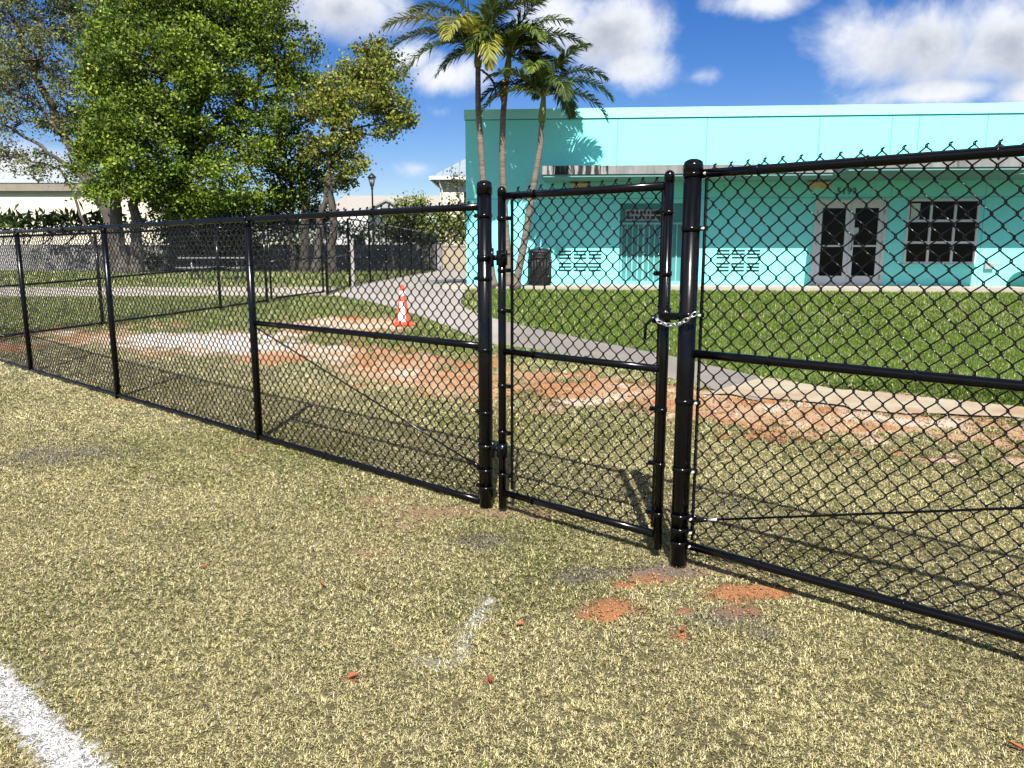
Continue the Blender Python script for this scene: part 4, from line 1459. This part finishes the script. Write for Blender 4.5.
def shrub(name, label, cat, Y, lobes, cols, leaf, per, dens, seed, group=None, spiky=False, zbase=None):
    rng = np.random.default_rng(seed)
    b = at(lobes[0][0], 250, Y)
    base = np.array([b[0], Y, PLATEAU])
    root = thing(name, label, cat, base, 0, group)
    LV, LC, Q, QC = [], [], [], []
    tb = MB()
    for (px, py, rp) in lobes:
        c = at(px, py, Y) - base
        Rl = rp / (FPX / Y)
        n = max(4, int(4 * math.pi * Rl * Rl * dens))
        foot = np.array([c[0] * .7, 0, 0])
        tb.tube(bend(foot, c, rng, 5, .06), np.linspace(.06, .02, 5), 5, False)
        if spiky:
            for k in range(n):
                az, el = rng.uniform(0, 2 * math.pi), rng.uniform(-.2, 1.4)
                d = np.array([math.cos(az) * math.cos(el), math.sin(az) * math.cos(el), math.sin(el)])
                s_ = np.cross(d, rng.normal(size=3))
                s_ /= np.linalg.norm(s_)
                L = Rl * rng.uniform(.9, 1.5)
                o = c + rng.normal(size=3) * Rl * .35
                w = leaf * rng.uniform(.6, 1.1)
                Q.append([o - s_ * w * .4, o + d * L * .55 + s_ * w, o + d * L + np.array([0, 0, -.25 * L * math.cos(el)]), o + d * L * .55 - s_ * w])
                QC.append(lerp(cols[0], cols[1], rng.random()) * rng.uniform(.6, 1.2))
            continue
        u = rng.normal(size=(n, 3))
        u /= np.linalg.norm(u, axis=1)[:, None]
        C = c + u * (Rl * rng.uniform(.3, 1.05, n) ** .7)[:, None]
        for ci in C:
            m_ = int(per * rng.uniform(.5, 1.5))
            LV.append(ci + rng.normal(size=(m_, 3)) * .22)
            LC.append((lerp(cols[0], cols[1], rng.random()) * rng.uniform(.7, 1.2))[None, :] * rng.uniform(.8, 1.2, (m_, 1)))
    tb.build('stem', M['bark_dark'], root)
    if spiky:
        quads_mesh('foliage', np.array(Q), M['leaf'], np.array(QC), root)
    else:
        quads_mesh('foliage', leaf_quads(np.concatenate(LV), leaf, rng, .2), M['leaf'], np.concatenate(LC), root)
    return root


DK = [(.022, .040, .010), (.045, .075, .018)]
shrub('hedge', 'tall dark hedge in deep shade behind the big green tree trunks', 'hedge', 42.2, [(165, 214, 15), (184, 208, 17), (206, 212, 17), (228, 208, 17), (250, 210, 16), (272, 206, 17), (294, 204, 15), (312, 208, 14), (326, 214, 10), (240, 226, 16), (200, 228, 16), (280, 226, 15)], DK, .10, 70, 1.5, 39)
OL = [(.10, .14, .022), (.17, .20, .035)]
shrub('palmetto_hedge', 'dark spiky palmetto hedge rising above the left block wall', 'hedge', 41.5,
      [(5 + 10 * k + 3 * (k % 2), 222 + 5 * ((k * 7) % 3) / 2, 11) for k in range(-4, 12)], [(.02, .04, .01), (.07, .10, .03)], .10, 0, 9, 31, spiky=True)
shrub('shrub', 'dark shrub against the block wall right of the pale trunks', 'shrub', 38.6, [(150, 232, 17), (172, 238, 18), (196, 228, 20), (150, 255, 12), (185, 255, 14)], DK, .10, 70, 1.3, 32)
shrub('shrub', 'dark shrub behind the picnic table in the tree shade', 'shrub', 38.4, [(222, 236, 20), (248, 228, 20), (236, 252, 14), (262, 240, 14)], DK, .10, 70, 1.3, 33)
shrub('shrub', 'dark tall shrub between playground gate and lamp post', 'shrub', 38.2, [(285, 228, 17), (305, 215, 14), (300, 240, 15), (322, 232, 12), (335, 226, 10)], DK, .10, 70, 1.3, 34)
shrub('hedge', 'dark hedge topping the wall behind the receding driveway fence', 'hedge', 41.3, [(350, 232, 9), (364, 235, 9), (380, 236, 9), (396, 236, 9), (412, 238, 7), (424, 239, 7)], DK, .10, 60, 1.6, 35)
shrub('shrub', 'olive green shrub with upright tips at the right of lamp post', 'shrub', 43.0, [(400, 224, 15), (416, 214, 13), (413, 230, 14), (404, 205, 8), (419, 201, 6), (392, 232, 10)], OL, .09, 60, 2.8, 36)
shrub('shrub', 'olive shrub over the beige wall beside the tall cream house', 'shrub', 42.6, [(437, 228, 14), (428, 234, 12), (452, 233, 13), (464, 228, 12), (446, 218, 8)], OL, .09, 60, 2.8, 37)
make_tree('thin_tree', 'thin small leaved tree against the tall cream house wall', 'tree', 44.5,
          [[(462, 262, .09), (461, 220, .07), (458, 195, .04)]], [(458, 188, 10, 0), (464, 203, 10, 0), (452, 204, 8, 0), (463, 218, 9, 0), (455, 176, 5, 0)],
          [(.06, .08, .03), (.12, .13, .05)], .11, 12, 1.2, 38, M['bark_dark'], twig=1, clump=.25)

# ------------------------------------------------------------------ palms
def frond(parent, c, az, el, L, droop, cols, rng, width=.60, twist=0):
    L = L * 1.08
    k = 26
    t = np.linspace(0, 1, k)
    ang = el - droop * t ** 1.35
    st = L / (k - 1)
    x = np.concatenate([[0], np.cumsum(np.cos(ang[:-1]) * st)])
    z = np.concatenate([[0], np.cumsum(np.sin(ang[:-1]) * st)])
    h = np.array([math.cos(az), math.sin(az), 0])
    P = c + x[:, None] * h + z[:, None] * np.array([0, 0, 1.])
    tmb = MB().tube(P, np.linspace(.022, .005, k), 5, False)
    side0 = np.array([-math.sin(az), math.cos(az), 0])
    Q, QC = [], []
    ns = 58
    for i in range(ns):
        q = .10 + .90 * i / (ns - 1)
        p = np.array([np.interp(q, t, P[:, j]) for j in range(3)])
        a = np.interp(q, t, ang)
        tan = h * math.cos(a) + np.array([0, 0, 1.]) * math.sin(a)
        up = np.cross(side0, tan)
        up *= -1 if up[2] < 0 and abs(a) < 1.4 else 1
        ll = width * L / 2.0 * (math.sin(math.pi * min(1, .18 + .80 * q)) ** .6) * rng.uniform(.85, 1.12)
        for sd in (-1, 1):
            fw = .55 + .5 * q + rng.normal() * .08
            rise = .28 + rng.normal() * .14
            d = side0 * sd * math.cos(fw) + tan * math.sin(fw) + up * rise
            d /= np.linalg.norm(d)
            e1 = p + d * ll * .5
            d2 = d + np.array([0, 0, -.55 - .25 * rng.random()])
            d2 /= np.linalg.norm(d2)
            e2 = e1 + d2 * ll * .55
            wv = np.cross(d, up)
            wv /= np.linalg.norm(wv) + 1e-9
            w = .026 * rng.uniform(.8, 1.2)
            col = lerp(cols[0], cols[1], rng.random()) * rng.uniform(.8, 1.2)
            Q.append([p - wv * w * .5, e1 - wv * w, e1 + wv * w, p + wv * w * .5])
            QC.append(col)
            Q.append([e1 - wv * w, e2 - wv * .002, e2 + wv * .002, e1 + wv * w])
            QC.append(col * 1.05)
    r_ = quads_mesh('frond', np.array(Q), M['palmleaf'], np.array(QC), parent)
    tmb.build('rib', M['rachis'], r_)
    return r_


PG = [(.030, .055, .012), (.070, .10, .020)]
PY = [(.27, .25, .035), (.17, .19, .03)]
PO = [(.13, .17, .03), (.085, .13, .025)]


def palm(label, base, pts, crown_h, fronds, seed, r0=.085, dead=0):
    """pts: world points of the trunk; fronds: (az deg, elev deg, length, droop, palette)"""
    rng = np.random.default_rng(seed)
    root = thing('palm_tree', label, 'palm tree', base, 0, 'palms in front of the turquoise wall')
    P = np.array(pts) - base
    k = 40
    tt = np.linspace(0, len(P) - 1, k)
    Pk = np.stack([np.interp(tt, range(len(P)), P[:, j]) for j in range(3)], -1)
    # smooth the bends
    for _ in range(6):
        Pk[1:-1] = (Pk[:-2] + Pk[1:-1] * 2 + Pk[2:]) / 4
    rr = np.linspace(r0 * 1.15, r0 * .72, k)
    rr[:3] *= (1.6, 1.3, 1.1)
    rr = rr * (1 + .04 * (np.arange(k) % 2))
    MB().tube(Pk, rr, 12).build('trunk', M['palmbark'], root)
    top = Pk[-1]
    d = Pk[-1] - Pk[-6]
    d /= np.linalg.norm(d)
    MB().tube([top - d * .03, top + d * .15 * crown_h, top + d * .6 * crown_h, top + d * crown_h], [.085, .10, .07, .035], 12).build('crownshaft', M['crownshaft'], root)
    c = top + d * crown_h * .93
    for (az, el, L, dr, pal) in fronds:
        frond(root, c - d * rng.uniform(0, .15), R(az), R(el), L, R(dr), pal, rng)
    for k_ in range(dead):
        frond(root, top - d * .05, rng.uniform(0, 6.28), R(-30), .8, R(70), [(.22, .15, .08), (.13, .09, .05)], rng, width=.3)
    return root


def pw(px, py, Y):
    return at(px, py, Y)


b1 = pw(493, 285, 20.2)
b1[2] = PLATEAU
palm('tallest left palm with yellow fronds, its trunk behind the left gate post', b1, [b1, pw(487, 230, 20.1), pw(482, 165, 19.9), pw(478, 105, 19.8), pw(478, 66, 19.8)], .62,
     [(178, 42, 2.3, 75, PY), (200, 22, 2.1, 70, PG), (158, 58, 2.0, 80, PG), (5, 35, 1.9, 85, PG), (-20, 55, 1.8, 80, PO), (40, 40, 2.0, 90, PG), (250, 30, 1.9, 100, PY), (285, 10, 1.6, 110, PY), (215, 0, 2.1, 60, PG), (100, 50, 2.0, 90, PG),
      (310, 60, 1.9, 70, PO), (180, 78, 1.8, 60, PO)], 41, dead=2)
b2 = pw(510, 285, 20.4)
b2[2] = PLATEAU
palm('middle palm with dark full crown and straight grey trunk', b2, [b2, pw(505, 220, 20.3), pw(502, 160, 20.1), pw(503, 115, 20.0), pw(507, 76, 19.9)], .62,
     [(0, 40, 1.9, 85, PG), (20, 62, 1.9, 80, PO), (170, 30, 1.7, 95, PG), (200, 10, 1.9, 70, PG), (-25, 25, 1.6, 100, PG), (235, 35, 1.7, 110, PG), (300, 45, 1.6, 105, PO), (90, 50, 1.8, 90, PG), (140, 60, 1.8, 80, PG), (60, 30, 1.7, 90, PG), (5, 10, 1.5, 70, PG), (350, 75, 1.7, 60, PG)], 42, dead=2)
b3 = pw(515, 287, 20.0)
b3[2] = PLATEAU
palm('shortest right palm with leaning pale trunk beside the trash can', b3, [b3, pw(524, 245, 19.9), pw(533, 190, 19.7), pw(540, 150, 19.6), pw(542, 121, 19.6)], .7,
     [(0, 38, 1.75, 100, PO), (-8, 12, 1.7, 85, PG), (10, 55, 1.7, 95, PG), (182, 15, 1.6, 80, PY), (170, 38, 1.6, 95, PG), (200, 50, 1.6, 95, PO), (255, 55, 1.5, 110, PO), (290, 35, 1.5, 115, PG), (95, 45, 1.7, 90, PG), (120, 75, 1.5, 50, PG),
      (330, 70, 1.6, 70, PO), (60, 25, 1.6, 90, PG), (165, 70, 1.7, 70, PG)], 43)

# ------------------------------------------------------------------ fallen leaves on the turf
for i, (px, py, a) in enumerate(((352, 681, .4), (490, 684, 1.7), (322, 588, 2.2), (205, 571, .9), (683, 634, 1.1), (1016, 752, 2.4), (520, 629, .2))):
    p = ground(px, py)
    L, W_ = .021 + .006 * (i % 3), .010
    v = [(-L, 0, .004), (-L * .3, W_ * .8, .010), (L * .5, W_ * .7, .012), (L, 0, .005), (L * .5, -W_ * .6, .006), (-L * .3, -W_ * .9, .007), (0, 0, .0)]
    v += [(x, y, z - .0015) for x, y, z in v]
    f = [(0, 6, 1), (1, 6, 2), (2, 6, 3), (3, 6, 4), (4, 6, 5), (5, 6, 0)]
    f += [tuple(j + 7 for j in q[::-1]) for q in f]
    f += [(q, (q + 1) % 6, (q + 1) % 6 + 7, q + 7) for q in range(6)]
    o = MB().add(v, f).build('fallen_leaf', M['dryleaf'])
    o.location = (p[0], p[1], .019)
    o.rotation_euler = (random.uniform(-.2, .2), random.uniform(-.2, .2), a)
    tag(o, 'small dry reddish leaf lying on the dry turf', 'leaf', 'fallen leaves on the dry turf')

# ------------------------------------------------------------------ sun, sky and clouds
SUN_EL = R(50)
SUN_DX = .03                                  # sideways run of shadows per metre run away from the camera
sun = bpy.data.lights.new('sun', 'SUN')
sun.energy = 5.0
sun.angle = R(.53)
sun.color = (1.0, .955, .89)
so = bpy.data.objects.new('sun', sun)
COL.objects.link(so)
d = Vector((SUN_DX * math.cos(SUN_EL), math.cos(SUN_EL), -math.sin(SUN_EL)))
so.rotation_euler = d.to_track_quat('-Z', 'Y').to_euler()

w = bpy.data.worlds.new('World')
S.world = w
w.use_nodes = True
nt = w.node_tree
N, L = nt.nodes, nt.links
bg = N['Background']
sky = N.new('ShaderNodeTexSky')
sky.sky_type = 'NISHITA'
sky.sun_disc = False
sky.sun_elevation = SUN_EL
sky.sun_rotation = math.atan2(-SUN_DX, -1) % (2 * math.pi)
sky.altitude = 0
sky.air_density = 1.0
sky.dust_density = .12
sky.ozone_density = 2.2
hs = N.new('ShaderNodeHueSaturation')
hs.inputs['Saturation'].default_value = 1.42
hs.inputs['Hue'].default_value = .512
hs.inputs['Value'].default_value = 1.0
L.new(sky.outputs[0], hs.inputs['Color'])
tc = N.new('ShaderNodeTexCoord')
sep = N.new('ShaderNodeSeparateXYZ')
L.new(tc.outputs['Generated'], sep.inputs[0])


def math_node(op, a, b=None, clamp=False):
    n = N.new('ShaderNodeMath')
    n.operation = op
    n.use_clamp = clamp
    for i, v in enumerate((a, b)):
        if v is None:
            continue
        if isinstance(v, (int, float)):
            n.inputs[i].default_value = v
        else:
            L.new(v, n.inputs[i])
    return n.outputs[0]


uaz = math_node('ARCTAN2', sep.outputs['X'], sep.outputs['Y'])
vel = math_node('ARCSINE', sep.outputs['Z'])
cmb = N.new('ShaderNodeCombineXYZ')
L.new(uaz, cmb.inputs[0])
L.new(vel, cmb.inputs[1])
noi = N.new('ShaderNodeTexNoise')
noi.inputs['Scale'].default_value = 9
noi.inputs['Detail'].default_value = 12
noi.inputs['Roughness'].default_value = .62
noi.inputs['Distortion'].default_value = .3
L.new(cmb.outputs[0], noi.inputs['Vector'])
noi2 = N.new('ShaderNodeTexNoise')
noi2.inputs['Scale'].default_value = 26
noi2.inputs['Detail'].default_value = 10
noi2.inputs['Roughness'].default_value = .6
L.new(cmb.outputs[0], noi2.inputs['Vector'])
# cumulus: (azimuth, elevation) of each heap taken from where it stands over the horizon, half sizes in pixels of view
HEAPS = [(340, 8, 66, 38), (408, 58, 34, 17), (445, 76, 48, 22), (440, 112, 30, 12), (606, 32, 72, 48), (632, 68, 46, 28), (560, 20, 54, 36), (925, 40, 95, 48), (1010, 45, 80, 55), (945, 92, 90, 16), (1040, 90, 60, 20),
         (755, 2, 52, 15), (698, 76, 24, 8), (418, 168, 26, 9), (10, 168, 75, 24), (1200, 60, 120, 60), (1400, -60, 200, 80), (-300, 0, 160, 70), (-500, 120, 200, 50), (820, -160, 180, 60), (200, -220, 200, 60)]
dens = None
under = None
for (px, py, rx, ry) in HEAPS:
    r_ = ray(px, py)
    r_ = r_ / np.linalg.norm(r_)
    u0, v0 = math.atan2(r_[0], r_[1]), math.asin(r_[2])
    du = math_node('DIVIDE', math_node('SUBTRACT', uaz, u0), rx / FPX)
    dvv = math_node('DIVIDE', math_node('SUBTRACT', vel, v0), ry / FPX)
    dd = math_node('SQRT', math_node('ADD', math_node('MULTIPLY', du, du), math_node('MULTIPLY', dvv, dvv)))
    f = math_node('SUBTRACT', 1.0, dd)
    if ry <= 12:
        f = math_node('SUBTRACT', math_node('MULTIPLY', f, .40), .16)
    dens = f if dens is None else math_node('MAXIMUM', dens, f)
    if rx >= 50 and ry >= 38:
        g_ = math_node('SUBTRACT', math_node('MULTIPLY', f, 1.0), math_node('MULTIPLY', dvv, .45))
        under = g_ if under is None else math_node('MAXIMUM', under, g_)
# unseen cloud added overhead, beside and behind the camera as ambient fill
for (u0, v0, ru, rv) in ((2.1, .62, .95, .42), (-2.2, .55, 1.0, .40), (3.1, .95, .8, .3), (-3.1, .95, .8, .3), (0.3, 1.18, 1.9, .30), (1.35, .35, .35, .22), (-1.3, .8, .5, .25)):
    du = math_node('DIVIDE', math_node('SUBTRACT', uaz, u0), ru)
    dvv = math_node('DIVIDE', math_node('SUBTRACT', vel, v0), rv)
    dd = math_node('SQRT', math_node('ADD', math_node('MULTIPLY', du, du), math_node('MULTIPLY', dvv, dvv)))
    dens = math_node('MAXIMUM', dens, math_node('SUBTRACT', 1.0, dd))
nz = math_node('MULTIPLY', math_node('SUBTRACT', noi.outputs['Fac'], .5), 2.2)
dsum = math_node('ADD', dens, nz)
mr = N.new('ShaderNodeMapRange')
mr.interpolation_type = 'SMOOTHSTEP'
mr.inputs['From Min'].default_value = -.10
mr.inputs['From Max'].default_value = .80
L.new(dsum, mr.inputs['Value'])
mask = mr.outputs[0]
# dense cores seen from below are greyer than the lit rims
core = N.new('ShaderNodeMapRange')
core.interpolation_type = 'SMOOTHSTEP'
core.inputs['From Min'].default_value = .35
core.inputs['From Max'].default_value = 1.15
L.new(math_node('ADD', math_node('ADD', under, math_node('MULTIPLY', nz, .6)), math_node('MULTIPLY', math_node('SUBTRACT', noi2.outputs['Fac'], .5), .7)), core.inputs['Value'])
cc = N.new('ShaderNodeMix')
cc.data_type = 'RGBA'
L.new(core.outputs[0], cc.inputs[0])
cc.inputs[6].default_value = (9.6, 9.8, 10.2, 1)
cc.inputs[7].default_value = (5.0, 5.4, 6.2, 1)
# clouds toward the sun are brightened further to strengthen the added ambient fill
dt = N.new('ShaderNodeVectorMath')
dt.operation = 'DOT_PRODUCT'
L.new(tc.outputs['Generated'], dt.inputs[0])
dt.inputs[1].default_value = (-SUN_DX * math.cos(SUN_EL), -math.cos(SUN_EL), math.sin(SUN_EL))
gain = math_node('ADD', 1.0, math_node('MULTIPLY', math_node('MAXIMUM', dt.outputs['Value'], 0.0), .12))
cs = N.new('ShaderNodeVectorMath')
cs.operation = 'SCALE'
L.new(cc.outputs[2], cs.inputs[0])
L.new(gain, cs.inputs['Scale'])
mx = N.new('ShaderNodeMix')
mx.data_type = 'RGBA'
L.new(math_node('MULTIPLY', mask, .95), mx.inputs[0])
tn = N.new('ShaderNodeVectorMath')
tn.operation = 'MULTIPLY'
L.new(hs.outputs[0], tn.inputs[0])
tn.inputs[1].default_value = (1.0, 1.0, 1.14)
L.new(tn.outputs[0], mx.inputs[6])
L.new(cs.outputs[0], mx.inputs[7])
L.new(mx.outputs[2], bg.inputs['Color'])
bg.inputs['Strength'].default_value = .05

# ------------------------------------------------------------------ camera and colour
cam = bpy.data.cameras.new('camera')
cam.sensor_width = 36
cam.lens = FPX / 1024 * 36
cam.clip_end = 3000
cam.clip_start = .05
co = bpy.data.objects.new('camera', cam)
COL.objects.link(co)
co.location = (0, 0, EYE)
co.rotation_euler = (R(90) - PITCH, 0, 0)
S.camera = co
S.view_settings.view_transform = 'Standard'
S.view_settings.look = 'None'
S.view_settings.exposure = 1.05
S.view_settings.gamma = 1
S.render.resolution_x = 1024
S.render.resolution_y = 768
